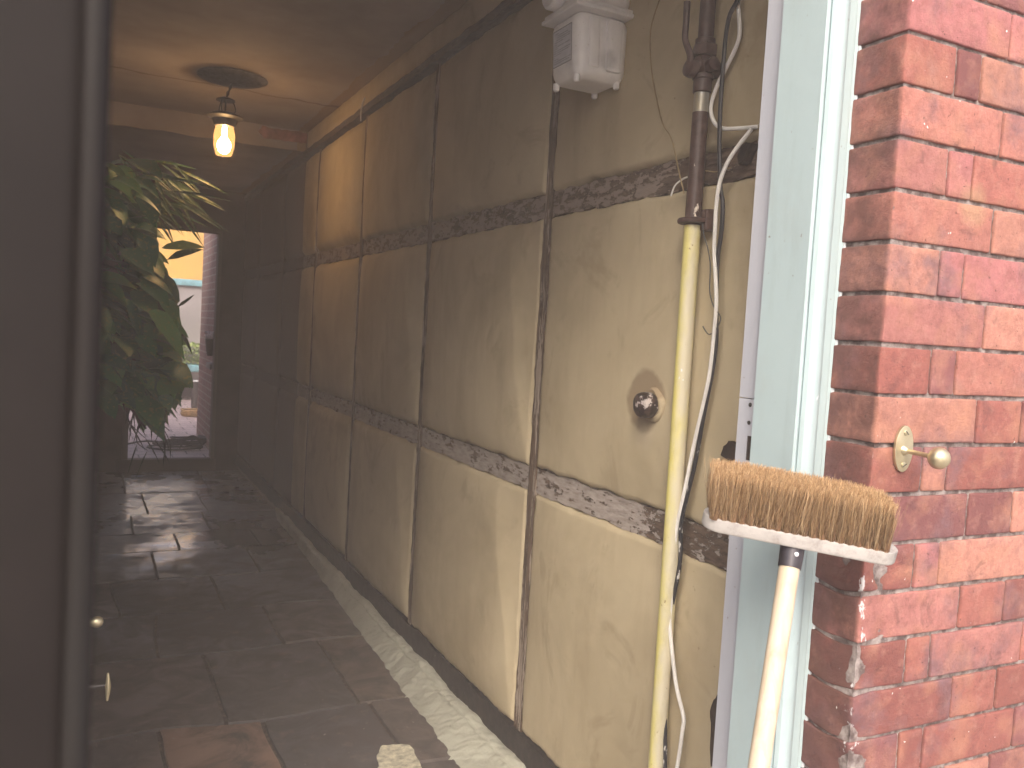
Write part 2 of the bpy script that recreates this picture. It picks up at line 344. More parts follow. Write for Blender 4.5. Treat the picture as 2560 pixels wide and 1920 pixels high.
t = NT('lamp_glass'); tr = t.n('ShaderNodeBsdfTransparent'); gl = t.n('ShaderNodeEmission'); gl.inputs[0].default_value = (1, .42, .12, 1); gl.inputs[1].default_value = 2.6; fr = t.n('ShaderNodeFresnel'); mx = t.n('ShaderNodeMixShader')  # faint amber emission put on the glass as the bulb's halo
mx.inputs[0].default_value = .12; t.t.links.new(tr.outputs[0], mx.inputs[1]); t.t.links.new(gl.outputs[0], mx.inputs[2]); t.t.links.new(mx.outputs[0], t.o.inputs[0]); M['lamp_glass'] = t.m
t = NT('leaf'); base = t.attr(); c = t.mix(t.ramp(t.noise(45, 3), .56, .64, 0., .5), base, (.30, .32, .10)); t.b.inputs['Transmission Weight'].default_value = 0
M['leaf'] = t.done(c, .42, 0, .4)
simple('stem', (.06, .055, .035), .7)
simple('cream_flake', (.62, .58, .45), .8, bump=.6)
t = NT('court_brick'); bt = t.n('ShaderNodeTexBrick'); v = t.n('ShaderNodeCombineXYZ'); P = t.sep(); t.put(v.inputs[0], P[1]); t.put(v.inputs[1], P[2]); t.put(bt.inputs[0], v.outputs[0])
for k, val in (('Scale', 1.), ('Brick Width', .225), ('Row Height', .075), ('Mortar Size', .007)): bt.inputs[k].default_value = val
bt.inputs['Color1'].default_value = (.34, .19, .165, 1); bt.inputs['Color2'].default_value = (.26, .15, .135, 1); bt.inputs['Mortar'].default_value = (.42, .36, .33, 1)
M['court_brick'] = t.done(t.mix(t.mul(t.noise(6, 4), .4), bt.outputs[0], (.12, .08, .07)), .9)
t = NT('court_paving'); bt = t.n('ShaderNodeTexBrick'); t.put(bt.inputs[0], t.pos)
for k, val in (('Scale', 1.), ('Brick Width', .30), ('Row Height', .22), ('Mortar Size', .008)): bt.inputs[k].default_value = val
bt.inputs['Color1'].default_value = (.50, .40, .41, 1); bt.inputs['Color2'].default_value = (.42, .33, .34, 1); bt.inputs['Mortar'].default_value = (.09, .065, .06, 1)
M['court_paving'] = t.done(t.mix(t.mul(t.noise(9, 5), .4), bt.outputs[0], (.16, .12, .12)), .6)
simple('court_grey', (.27, .25, .255), .9, var=.08, scale=3)
simple('court_yellow', (.58, .31, .045), .9, var=.08, scale=1.5)
simple('court_blue', (.16, .36, .42), .7, var=.15, scale=12)
simple('pavement', (.32, .30, .28), .9, scale=4)
simple('dark_pot', (.06, .05, .05), .6)
simple('tan_hose', (.33, .20, .09), .6)
simple('dark_cable', (.025, .018, .018), .5)
simple('white_flower', (.75, .68, .72), .7)
simple('zinc_white', (.6, .6, .62), .6)

# ================================================================ SETTING
m = MB(); m.grid(lambda u, v: (-40+80*u, -60+61.0*v, -.004), 4, 4); tag(m.build('pavement', M['pavement']), kind='structure')
m = MB(); m.grid(lambda u, v: (-.1+1.55*u, 1.0+7.8*v, .0+.002*mn.noise(Vector((u*9, v*40, 0)))), 30, 120); tag(m.build('passage_floor_bed', M['floor_bed']), kind='structure')
m = MB(); m.grid(lambda u, v: (-30+60*u, 8.8+60*v, .13), 4, 4); tag(m.build('courtyard_paving', M['court_paving']), kind='structure')
# flagstones
fl = MB()
rows = [1.1, 1.62, 2.12, 2.66, 3.2, 3.92, 4.5, 5.12, 5.73, 6.21, 6.83, 7.66, 8.745]
splits = {3: [.26, .62, 1.02], 4: [.50, .98], 5: [.32, .84], 6: [.15, .66], 7: [.38, .95], 8: [.55, 1.05], 9: [.30, .80], 10: [.42, .85], 11: [.30, .97], 0: [.5], 1: [.3, .9], 2: [.60, 1.0]}
pal = [(.10, .088, .083), (.13, .106, .093), (.09, .081, .082), (.15, .118, .098), (.095, .086, .086)]
for i in range(len(rows)-1):
    y0, y1 = rows[i], rows[i+1]; xs = [-.08]+splits[i]+[1.44]
    for j in range(len(xs)-1):
        x0, x1 = xs[j], xs[j+1]; g = .006
        col = random.choice(pal)
        if i == 2 and j == 0: col = (.20, .125, .085)
        if i == 3 and j == 1: col = (.26, .165, .12)
        tilt = (random.uniform(-.004, .004), random.uniform(-.003, .003)); seed = i*7.3+j*3.1
        def P2(u, v, x0=x0, x1=x1, y0=y0, y1=y1, i=i):
            a = Vector((x0+(x1-x0)*u, y0+(y1-y0)*v, 0))
            # shared warped joints
            wx = .028*mn.noise(Vector((a.x*1.5+4, a.y*2.1, 1))) + .006*mn.noise(Vector((a.x*9, a.y*9, 3)))
            wy = .045*mn.noise(Vector((a.x*2.3, a.y*1.3, 5))) + .006*mn.noise(Vector((a.x*8, a.y*8, 9)))
            if i > 6: wx *= .25; wy *= .2
            return a+Vector((wx, wy, 0))
        def fn(u, v):
            uu = min(max(u, 0), 1); vv = min(max(v, 0), 1)
            e = min(u*(x1-x0), (1-u)*(x1-x0), v*(y1-y0), (1-v)*(y1-y0))
            p = P2(g/(x1-x0)+u*(1-2*g/(x1-x0)), g/(y1-y0)+v*(1-2*g/(y1-y0)))
            z = .012+tilt[0]*(u-.5)+tilt[1]*(v-.5)+.003*mn.noise(Vector((p.x*5, p.y*5, seed)))
            if e < .001: z = -.006
            return (p.x, p.y, z)
        nu, nvv = 26, 26
        def warp(k, n):
            if k == 0: return 0
            if k == n: return 1
            return .006+(k-1)/(n-2)*(1-.012)
        vs = [fn(warp(a, nu), warp(b, nvv)) for a in range(nu+1) for b in range(nvv+1)]
        fs = [(a*(nvv+1)+b, (a+1)*(nvv+1)+b, (a+1)*(nvv+1)+b+1, a*(nvv+1)+b+1) for a in range(nu) for b in range(nvv)]
        fl.add(vs, fs, col)
tag(fl.build('passage_flagstones', M['flagstone'], angle=50), kind='structure')
# ceiling
m = MB(); m.grid(lambda u, v: (-.3+1.75*u, .9+5.3*v, 2.85+.006*mn.noise(Vector((u*5, v*12, 0)))), 40, 120); m.box(-.6, 1.75, .9, 9.0, 2.90, 3.1)
tag(m.build('passage_ceiling', M['ceiling_plaster']), kind='structure')

# ================================================================ STRUCTURES
# --- front brick wall
bw = thing('brick_wall', 'red orange brick wall in Flemish bond with pale mortar, its corner beside the pale blue frame', 'wall', (1.4, .95, 0))
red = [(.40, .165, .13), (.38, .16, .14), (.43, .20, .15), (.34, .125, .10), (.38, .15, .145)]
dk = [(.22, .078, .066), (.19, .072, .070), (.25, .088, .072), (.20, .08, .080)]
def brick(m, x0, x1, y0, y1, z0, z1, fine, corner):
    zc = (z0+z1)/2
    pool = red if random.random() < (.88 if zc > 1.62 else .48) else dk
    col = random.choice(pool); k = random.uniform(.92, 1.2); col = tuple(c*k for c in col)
    off = Vector((0, random.uniform(-.0012, .001), random.uniform(-.0006, .0006))); s1 = random.uniform(0, 50)
    chip = corner and zc < 1.22
    def nd(p):
        q = p+Vector((s1, s1, 0))
        d = nv(q, 26, .0009)+nv(q, 90, .0005)+off
        if chip:
            e = max(0, 1-(abs(p.x-x0)+abs(p.y-y0))/.07)
            a = max(0, mn.noise(q*17)+.15)*e*.020
            d += Vector((a, a, mn.noise(q*22)*e*.006))
            # wavy bed joints of the worn corner
            if p.y > y0+.003: d.z += -.006*math.sin(min(1, (p.y-y0)/.09)*math.pi)
        elif corner:
            e = max(0, 1-(abs(p.x-x0)+abs(p.y-y0))/.02); a = max(0, mn.noise(q*40)+.05)*e*.008; d += Vector((a, a, 0))
        return d
    m.rbox((x0, y0, z0), (x1, y1, z1), .003, nd, .009 if fine else .05, col, seg=2)
bm_ = MB(); G = .0722; X0 = 1.0
for k in range(-6, 27):
    zt = 1.5+.452-G*k - .0030; zb = zt-G+.0060
    if zb < .01: continue
    fine = .80 < zb < 2.1
    hdr = k % 2 == 0
    xs = [(0, .103), (.108, .157)] if hdr else []
    x = .162 if hdr else 0.
    s = True
    while x < .85:
        wd = .214 if s else .103; xs.append((x, x+wd)); x += wd+.005; s = not s
    for a, b in xs:
        f = fine and a < .42
        c0 = a == 0
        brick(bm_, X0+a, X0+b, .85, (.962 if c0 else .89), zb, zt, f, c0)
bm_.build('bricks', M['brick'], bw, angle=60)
mo = MB(); mo.box(1.006, 1.9, .856, 1.1, 0, 3.1)
def mfn(u, v):
    x = 1.004+.5*u; z = .75+1.4*v; return (x, .8548+.0018*mn.noise(Vector((x*70, 1, z*70)))+.001*mn.noise(Vector((x*200, 1, z*200))), z)
mo.grid(mfn, 160, 400)
def mfn2(u, v):
    y = .856+.12*u; z = .75+1.4*v; return (1.0058+.0015*mn.noise(Vector((3, y*70, z*70))), y, z)
mo.grid(mfn2, 40, 400)
mo.build('mortar', M['mortar'], bw, angle=70, fix=False)

lf = MB()
for k in range(-15, 27):
    zt = 1.5+.452-G*k-.0045; zb = zt-G+.009
    if zb < .01 or zt > 3.1: continue
    x = -.42; s = k % 2 == 0
    while x > -1.9:
        wd = .216 if s else .104; brick(lf, x-wd, x, .85, .89, zb, zt, False, False); x -= wd+.008; s = not s
lw = thing('front_wall', 'red brick wall on the far left of the entrance, behind the dark stand-in post', 'wall', (-1, .95, 0))
lf.build('bricks', M['brick'], lw); m = MB(); m.box(-1.9, -.42, .856, 1.1, 0, 3.1); m.build('mortar', M['mortar'], lw)
m = MB(); m.box(-.42, 1.006, .87, 1.1, 2.74, 3.1); m.box(-1.9, 1.9, .9, 1.1, 3.1, 6); m.build('lintel', M['mortar'], lw)

# --- pale blue frame
fr = thing('door_frame', 'pale blue painted moulded wooden door frame between plaster and brick', 'door frame', (.97, .98, 0))
prof = [(1.003, .9375), (.9955, .9395), (.9925, .9375), (.978, .937), (.972, .931), (.963, .927), (.954, .927), (.946, .931), (.943, .937), (.9455, .940), (.9405, .9385), (.938, .942), (.938, 1.032), (.948, 1.034), (1.03, 1.034), (1.03, .9375)]
m = MB()
NZ = 130
def sweep(m, prof, z0, z1, n, wob=.0004):
    k = len(prof); vs = []; fs = []
    for i in range(n+1):
        z = z0+(z1-z0)*i/n
        for x, y in prof: vs.append((x+nz((x*9, y*9, z*6), 1, wob), y+nz((x*9+5, y*9, z*6), 1, wob), z))
    for i in range(n):
        for j in range(k): fs.append((i*k+j, i*k+(j+1) % k, (i+1)*k+(j+1) % k, (i+1)*k+j))
    fs += [tuple(reversed(range(k))), tuple(range(n*k, n*k+k))]; m.add(vs, fs)
sweep(m, prof, .0, 2.74, NZ); m.build('jamb', M['frame_paint'], fr, angle=28)
m = MB(); sl_ = MB()
slot = (1.322, 1.362)
def strip(m, z0, z1, y0=1.036): m.box(.952, 1.03, y0, 1.082, z0, z1)
strip(m, 0, slot[0]); strip(m, slot[1], 1.421); strip(m, 1.4225, 2.74)
m.box(.952, 1.03, 1.058, 1.082, slot[0], slot[1]); m.box(.952, 1.03, 1.036, 1.044, slot[0], slot[1])
st = m.build('rebate_strip', M['strip_paint'], fr, smooth=False)
m = MB(); m.box(.9535, .99, 1.0442, 1.0578, slot[0]+.0005, slot[1]-.0005); m.build('latch_shade_insert', M['dark_timber'], st, smooth=False)  # nearly flush dark insert paints in the shade of the open slot
for yy, zz in ((1.055, 1.418-.006), (1.055, 1.383)):
    m = MB(); m.lathe([(.0035, 0), (.0035, .001), (.002, .0016)], (.952, yy, zz), (-1, 0, 0), 10); m.build('screw', M['screw_slot'], st)
m = MB(); m.tube([(1.0035+nz((z, 0, 1), 40, .0012), .9365+nz((z, 5, 1), 45, .0008), z) for z in [.01+i*.012 for i in range(180)]], .0026, 6, smooth=False, wob=.35); m.build('caulk_bead', M['caulk'], fr)
hd = MB(); hd.box(-.36, .9375, .94, 1.03, 2.66, 2.738); hd.build('head', M['frame_paint'], fr, smooth=False)
lj = MB(); lj.box(-.418, -.36, .94, 1.03, 0, 2.658); lj.build('left_jamb', M['inner_door'], fr, smooth=False)

# --- timber framed wall
tw = thing('timber_framed_wall', 'long khaki plaster wall with peeling dark timber studs and rails receding down the passage', 'wall', (1.36, 4.5, 0))
SY = [1.42, 2.495, 3.59, 4.67, 5.745, 6.82, 7.9]; SW = .054
RZ = [(.985, 1.070), (1.893, 1.975)]
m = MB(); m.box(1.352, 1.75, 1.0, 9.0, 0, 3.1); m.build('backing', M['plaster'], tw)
def ragged_box(name, y0, y1, z0, z1, x, mat, edge='z', amp=.01, n=None, label=None):
    """timber face with uneven edges"""
    m = MB()
    L = (y1-y0) if edge == 'z' else (z1-z0); n = n or int(L/.012)+2; k = 8
    def fn(u, v):
        if edge == 'z':
            y = y0+(y1-y0)*u; zl = z0+nz((y, z0, 3), 9, amp)+nz((y, z0, 3), 40, amp*.5); zh = z1+nz((y, z1, 8), 9, amp)+nz((y, z1, 8), 40, amp*.5)
            z = zl+(zh-zl)*v
        else:
            z = z0+(z1-z0)*u; yl = y0+nz((y0, z, 3), 9, amp)+nz((y0, z, 3), 40, amp*.4); yh = y1+nz((y1, z, 8), 9, amp)+nz((y1, z, 8), 40, amp*.4)
            y = yl+(yh-yl)*v
        xx = x+nz((y, z, 0), 30, .002)
        if edge == 'y': xx += .003*abs(mn.noise(Vector((y*120, z*4, 0))))
        else: xx += .002*abs(mn.noise(Vector((y*5, z*110, 0))))
        if v in (0, 1): xx = 1.353
        return (xx, y, z)
    vs_t = [0, .02]+[.02+.96*i/k for i in range(1, k)]+[.98, 1]
    vs = [fn(i/n, v) for i in range(n+1) for v in vs_t]; kk = len(vs_t)
    fs = [(i*kk+j, (i+1)*kk+j, (i+1)*kk+j+1, i*kk+j+1) for i in range(n) for j in range(kk-1)]
    m.add(vs, fs); return m.build(name, mat, tw, angle=60, label=label)
for i, y in enumerate(SY):
    ragged_box('stud', y-SW/2, y+SW/2, .10, 2.665, 1.332, M['stud_timber'], 'y', .007)
for (z0, z1), nm in zip(RZ, ('rail', 'rail')):
    for i in range(len(SY)-1): ragged_box(nm, SY[i]+SW/2+.001, SY[i+1]-SW/2-.001, z0, z1, 1.336, M['rail_timber'], 'z', .010)
    ragged_box(nm, 7.93, 8.72, z0, z1, 1.336, M['rail_timber'], 'z', .01)
ragged_box('sole_plate', 1.1, 8.72, .07, .178, 1.322, M['black_sole'], 'z', .012, 600)
ragged_box('top_beam', 1.1, 8.72, 2.662, 2.700, 1.300, M['beam_timber'], 'z', .008, 600)
def panel(y0, y1, z0, z1, res=.02, amp=1.0, seed=0.):
    W = y1-y0; H = z1-z0; nu = max(8, int(W/res)); nvv = max(6, int(H/res)); m = MB()
    c_top = .20+.06*mn.noise(Vector((seed, 1, 1)))
    def fn(i, j):
        u = i/nu; v = j/nvv
        border = i in (0, nu) or j in (0, nvv)
        uy = y0+W*u; vz = z0+H*v
        # ragged outline
        fu = (1-min(1, min(i, nu-i)/3)); fv = (1-min(1, min(j, nvv-j)/3))
        if fu > 0: uy += fu*(nz((seed, i > 3, vz), 11, .010)+nz((seed, i > 3, vz), 45, .005))
        if fv > 0: vz += fv*(nz((seed, uy, j > 3), 11, .012)+nz((seed, uy, j > 3), 45, .006))
        du = W*u; dr = W*(1-u); db = H*v; dt = H*(1-v)
        sm = lambda d, s: 1-math.exp(-d/s)
        h = .004+.036*amp*sm(du+.002, .10)*sm(dr+.002, .10)*sm(db+.002, .07)*sm(dt+.002, .07)
        # pucker falling towards the near stud, narrowing to the bottom corner
        cw = .015+c_top*(v**1.15)+.02*mn.noise(Vector((seed, v*3, 0)))
        if du < cw: h = h*(.15+.85*du/cw)
        p = Vector((seed, uy, vz)); h += nz(p, 2.2, .005)+nz(p, 7, .0018)+nz(p, 24, .0009)
        x = 1.334-h
        if border: x = 1.351
        return (x, uy, vz)
    vs = [fn(i, j) for i in range(nu+1) for j in range(nvv+1)]
    fs = [(i*(nvv+1)+j, (i+1)*(nvv+1)+j, (i+1)*(nvv+1)+j+1, i*(nvv+1)+j+1) for i in range(nu) for j in range(nvv)]
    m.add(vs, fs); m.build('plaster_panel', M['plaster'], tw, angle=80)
LV = [(.176, .988), (1.067, 1.896), (1.972, 2.660)]
YY = [(1.09, SY[0]-.02)]+[(SY[i]+SW/2-.001, SY[i+1]-SW/2+.001) for i in range(len(SY)-1)]+[(SY[-1]+.022, 8.72)]
for a, (y0, y1) in enumerate(YY):
    for b, (z0, z1) in enumerate(LV):
        panel(y0, y1, z0, z1, .011 if a in (1, 2) else (.016 if a == 3 else .03), .35 if a <= 1 else (.25 if a >= 5 else 1.0), a*3.7+b*11.3)
panel(1.1, 8.72, 2.706, 2.86, .05, .2, 77.)
def shard(pts, lab):
    m = MB(); n = len(pts); jag = []
    for i in range(n):
        a = Vector((0, *pts[i])); b = Vector((0, *pts[(i+1) % n]))
        for k in range(5):
            p = a.lerp(b, k/5); p += nv(p, 60, .004); jag.append((p.y, p.z))
    m.prism(jag, 0, 1.309, 1.335); m.build('exposed_timber', M['dark_timber'], tw, smooth=False, label=lab)
shard([(1.537, 1.255), (1.53, 1.274), (1.514, 1.289), (1.48, 1.286), (1.476, 1.249), (1.512, 1.246)], 'small dark timber patch showing beside the blue frame above the broom')
shard([(1.49, .71), (1.478, .717), (1.474, .684), (1.465, .551), (1.495, .537), (1.505, .635), (1.51, .66)][::1], 'tall dark broken timber patch low beside the blue frame')
shard([(1.555, 1.935), (1.545, 1.957), (1.528, 1.964), (1.51, 1.96), (1.527, 1.942), (1.536, 1.925), (1.548, 1.92)], 'black hole in the upper rail by the white cable')
# pale loop of wire on the beam
m = MB(); m.tube([(1.30, 4.62, 2.74), (1.285, 4.60, 2.71), (1.285, 4.63, 2.66), (1.30, 4.68, 2.63)], .004, 6); tag(m.build('wire_loop', M['white_cable']), 'pale loop of wire hooked round the dark beam under the ceiling', 'wire')
# --- plinth
m = MB()
def pf(y, k):
    top = .088+nz((y, 0, 0), 3.5, .022)+nz((y, 2, 0), 12, .010)+nz((y, 2, 0), 40, .004)
    xl = min(1.30, 1.158+(y-2.63)*.042+nz((y, 9, 0), 3, .02)+nz((y, 9, 0), 14, .008))
    if y < 2.6: xl = 1.158+nz((y, 9, 0), 3, .02)
    pr = [(1.345, top-.004), (1.315, top), (1.298, top+.002), (1.288, top-.006), (1.285, top-.012)]
    for q in range(1, 15):
        f = q/14; pr.append((1.285+(xl-1.285)*(f**.9), (top-.012)*(1-f)+.009*(1-f)+.0))
    pr.append((xl-.004, -.01)); return pr
NP = 700; PR = [pf(1.1+5.4*i/NP, 0) for i in range(NP+1)]; kk = len(PR[0]); vs = []
for i, pr in enumerate(PR):
    y = 1.1+5.4*i/NP
    for x, z in pr:
        d = nz((x, y, z), 22, .006)+nz((x, y, z), 70, .0025)+nz((x*2, y*1.0, z), 9, .008); vs.append((x-d*.6 if x < 1.34 else x, y, z+d*.6 if z > .004 else z))
m.add(vs, [(i*kk+j, (i+1)*kk+j, (i+1)*kk+j+1, i*kk+j+1) for i in range(NP) for j in range(kk-1)])
tag(m.build('render_plinth', M['render_plinth'], angle=80), 'rough pale cream render skirting sloping to the slate floor along the wall foot', 'plinth')
m = MB(); pts = [(1.07, 2.80), (.98, 2.84), (.93, 2.75), (.90, 2.66), (.97, 2.60), (1.05, 2.62)]
def flake(pts, z0, z1, name, mat, lab, cat):
    m = MB(); jag = []
    for i in range(len(pts)):
        a = Vector((*pts[i], 0)); b = Vector((*pts[(i+1) % len(pts)], 0))
        for k in range(6): p = a.lerp(b, k/6); p += nv(p, 30, .012); jag.append((p.x, p.y))
    m.prism(jag, 2, z0, z1); return tag(m.build(name, mat, smooth=False), lab, cat)
flake(pts, .004, .0165, 'plaster_flake', M['cream_flake'], 'pale cream patch of plaster on the slate floor near the bottom of the photo', 'plaster patch')

# --- left side
lwall = thing('passage_side_wall', 'dark wall along the left side of the passage beyond the near stand-in post', 'wall', (-.1, 5, 0))
m = MB(); m.grid(lambda u, v: (-.06+.012*mn.noise(Vector((0, u*20, v*6))), 1.95+6.75*u, 2.88*v), 160, 60); m.box(-.8, -.44, 1.1, 9.0, 0, 3.1); m.box(-.45, -.075, 1.95, 8.9, 0, 3.0); m.build('plaster', M['left_wall_paint'], lwall)
# unknown near shape built as a thin post, kept narrow to let light in
nd_ = thing('stand_in_post', 'dark brown upright post standing in for an unknown shape, very close and blurred, filling the left edge of the photo', 'post', (-.02, .18, 0))
m = MB(); m.rbox((-.045, .162, 0), (-.0006, .20, 3.2), .004, seg=4); m.build('stand_in_shaft', M['stand_in_post_paint'], nd_)
m = MB(); m.rbox((-.0026, .1600, .0), (.0019, .168, 3.2), .0020, seg=4); m.build('stand_in_edge_bead', M['lit_edge_tone'], nd_, label='rounded edge of the dark stand-in post, painted lighter as if lit')
m = MB(); m.rbox((-.055, .148, 0), (-.0006, .1585, .12), .004, seg=2); m.build('stand_in_base', M['stand_in_post_paint'], nd_)
idr = thing('inner_door', 'dark inner door folded back on the left with two small brass fittings glinting', 'door', (-.34, 1.04, .02))
DM = Matrix.Translation((-.34, 1.04, 0)) @ Matrix.Rotation(math.atan2(-.318, .76), 4, 'Z')
m = MB(); m.rbox((-.036, 0, .02), (0, .82, 2.6), .004, seg=2, M=DM)
for z0, z1 in ((.2, .9), (1.1, 2.45)): m.rbox((-.0015, .12, z0), (.006, .70, z1), .004, seg=2, M=DM)
m.build('leaf', M['inner_door'], idr)
m = MB(); m.lathe([(.018, 0), (.018, .003), (.006, .005), (.006, .030), (.008, .040), (.0105, .046), (.0105, .052), (.007, .058), (0.001, .060)], (-.0225, 1.77, .91), (1, 0, 0), 20); m.build('knob', M['brass'], idr)
m = MB(); m.rbox((-.0222, 1.755, .74), (-.018, 1.79, .83), .002, seg=2); m.tube([(.048, 1.765, .81), (.049, 1.765, .782), (.048, 1.765, .755)], [.002, .0055, .002], 10); m.build('lever', M['brass'], idr)

m = MB(); m.tube([(-.02, 1.77, .785), (.046, 1.768, .785)], .0022, 8); m.build('spindle', M['black_metal'], idr)
# --- end of passage
ew = thing('end_wall', 'dark end wall of the passage around the far doorway', 'wall', (1.2, 8.8, 0))
m = MB(); m.box(1.122, 1.75, 8.75, 8.9, 0, 3.0); m.box(-.5, .29, 8.75, 8.9, 0, 3.0); m.box(.29, 1.122, 8.75, 8.9, 2.36, 3.0); m.build('plaster', M['end_wall_paint'], ew, smooth=False)
dfr = thing('far_door_frame', 'dark timber frame and raised sill of the far open doorway', 'door frame', (.7, 8.8, 0))
m = MB(); m.box(.292, .345, 8.73, 8.88, .13, 2.32); m.build('jamb', M['dark_timber'], dfr, smooth=False)
m = MB(); m.box(1.088, 1.12, 8.73, 8.88, .13, 2.32); m.build('jamb', M['dark_timber'], dfr, smooth=False)
m = MB(); m.box(.292, 1.12, 8.725, 8.88, 2.322, 2.40); m.build('lintel', M['dark_timber'], dfr, smooth=False)
m = MB(); m.rbox((.25, 8.715, .0), (1.135, 8.95, .128), .008, seg=2); m.build('sill', M['dark_timber'], dfr)
ds = thing('ceiling_downstand', 'shallow plastered beam across the ceiling behind the lamp with bare red brick showing', 'beam', (.7, 6.3, 2.8))
m = MB()
m.grid(lambda u, v: (-.2+1.56*u, 6.16+.012*mn.noise(Vector((u*6, v*2, 4))), 2.705+.15*v+(.012*mn.noise(Vector((u*9, 0, 0))) if v == 0 else 0)), 90, 10)
m.box(-.2, 1.36, 6.19, 8.75, 2.73, 2.9); m.build('plaster', M['ceiling_plaster'], ds)
m = MB(); jag = []
base_p = [(1.03, 2.765), (1.20, 2.758), (1.335, 2.765), (1.345, 2.80), (1.33, 2.838), (1.15, 2.832), (1.02, 2.835), (1.0, 2.80)]
for i in range(len(base_p)):
    a = Vector((base_p[i][0], 0, base_p[i][1])); b = Vector((base_p[(i+1) % 8][0], 0, base_p[(i+1) % 8][1]))
    for k in range(6): p = a.lerp(b, k/6); p += nv(p, 40, .012); jag.append((p.x, p.z))
m.prism(jag, 1, 6.140, 6.18); m.build('brick_patch', M['red_brick_patch'], ds, smooth=False)
# second shallow step of ceiling
# --- lantern
lp = thing('hanging_lantern', 'small black hanging lantern with a glowing orange bulb under a round ceiling plate', 'lamp', (.645, 5.1, 2.85))
m = MB(); m.lathe([(.06, -.03), (.12, -.022), (.175, -.012), (.19, -.004), (.19, .0)], (.675, 5.1, 2.85), (0, 0, 1), 40); m.build('ceiling_plate', M['rose_plaster'], lp)
m = MB(); lx, ly = .642, 5.1
m.tube([(.672, 5.1, 2.825), (.66, 5.1, 2.78), (.645, 5.1, 2.735)], .005, 6)
for i in range(5):
    z = 2.815-i*.019; x = .670-i*.006
    pts = [(x+.007*math.cos(a)*(i % 2), ly+.007*math.cos(a)*(1-i % 2), z+.012*math.sin(a)) for a in [k*math.pi/5 for k in range(11)]]; m.tube(pts, .0022, 5, smooth=False)
m.build('chain', M['black_metal'], lp)
m = MB(); m.lathe([(.004, .012), (.02, .010), (.05, -.004), (.052, -.010), (.02, -.012)], (lx, ly, 2.725), (0, 0, 1), 24); m.build('top_cap', M['black_metal'], lp)
m = MB()
for a in (0, 2.1, 4.2): m.tube([(lx+.04*math.cos(a), ly+.04*math.sin(a), 2.715), (lx+.055*math.cos(a), ly+.055*math.sin(a), 2.67), (lx+.035*math.cos(a), ly+.035*math.sin(a), 2.635)], .003, 6)
m.tube([(lx, ly, 2.715), (lx, ly, 2.63)], .005, 6); m.build('arms', M['black_metal'], lp)
m = MB(); m.lathe([(.02, .02), (.06, .012), (.098, -.006), (.099, -.012), (.07, -.024), (.055, -.06), (.045, -.062)], (lx, ly, 2.635), (0, 0, 1), 28); m.build('lamp_crown', M['black_metal'], lp)
m = MB(); m.lathe([(.047, 0), (.058, -.05), (.056, -.11), (.042, -.16)], (lx, ly, 2.575), (0, 0, 1), 24); g_ = m.build('lamp_glass', M['lamp_glass'], lp); g_.visible_shadow = True
m = MB(); m.lathe([(.002, -.098), (.016, -.094), (.031, -.080), (.038, -.056), (.035, -.032), (.022, -.014), (.013, 0), (.012, .05)], (lx, ly, 2.52), (0, 0, 1), 20); m.build('bulb', M['lamp_glow'], lp)
L = bpy.data.lights.new('lantern_light', 'POINT'); L.energy = 0.85; L.color = (1, .48, .17); L.shadow_soft_size = .05
lo = bpy.data.objects.new('lantern_light', L); COL.objects.link(lo); lo.location = (lx, ly-.0, 2.39)

# --- hanging plant
random.seed(21)
pl = thing('trailing_plant', 'large leafy green plant bulging from the left wall in front of the far doorway', 'plant', (.05, 5.3, 1.6))
lm = MB()
def leaf(m, p, d, up, L, W, col, fold=.25, droop=.35):
    d = Vector(d).normalized(); side = d.cross(Vector(up)).normalized(); nrm = side.cross(d)
    prof = [(0, .02), (.12, .55), (.3, .95), (.5, 1.), (.7, .78), (.86, .42), (1, .01)]; vs = []
    for t_, w_ in prof:
        c = Vector(p)+d*L*t_ - Vector((0, 0, 1))*droop*L*t_*t_
        wv_ = W*.5*w_*(1+.08*math.sin(t_*19+p[2]*50))
        vs += [c-side*wv_+nrm*fold*wv_, c, c+side*wv_+nrm*fold*wv_]
    fs = []
    for i in range(6): a = i*3; fs += [(a, a+1, a+4, a+3), (a+1, a+2, a+5, a+4)]
    m.add(vs, fs, col)
def inside(z):   # reach of the foliage into the passage at height z
    tab = [(.88, .30), (1.0, .44), (1.15, .46), (1.3, .44), (1.45, .43), (1.6, .42), (1.75, .34), (1.87, .36), (1.98, .28), (2.1, .30), (2.25, .26), (2.35, .1)]
    for (a, b), (c, d) in zip(tab, tab[1:]):
        if a <= z <= c: return b+(d-b)*(z-a)/(c-a)
    return .1
greens = [(.055, .20, .075), (.08, .26, .09), (.04, .14, .06), (.11, .31, .11), (.07, .22, .12), (.14, .35, .12)]
for i in range(430):
    z = random.uniform(1.04, 2.3); r_ = inside(z); y = 5.3+random.gauss(0, .28); x = r_*(random.random()**.55)*(.97) - .02
    if random.random() < .35: x = r_*random.uniform(.75, 1.)-.04
    d = Vector((random.uniform(.1, 1.), random.uniform(-1.1, .35), random.uniform(-.8, .3)))
    Lf = random.uniform(.12, .24); x -= Lf*.45*max(0, d.normalized().x)
    leaf(lm, (max(x, .01), y, z), d, (random.uniform(-.4, .4), -.5, 1), Lf, Lf*random.uniform(.5, .7), random.choice(greens), droop=random.uniform(.1, .6))
leaf(lm, (.36, 4.95, 1.72), (-.15, -.25, -1), (-.2, -1, .2), .27, .16, (.13, .22, .12), .08, .05)
leaf(lm, (.33, 5.0, 1.86), (1, -.2, .15), (0, -.6, 1), .22, .11, (.06, .13, .03), droop=.05)
leaf(lm, (.36, 5.0, 1.80), (1, -.2, .45), (0, -.6, 1), .20, .08, (.05, .11, .03), droop=.05)
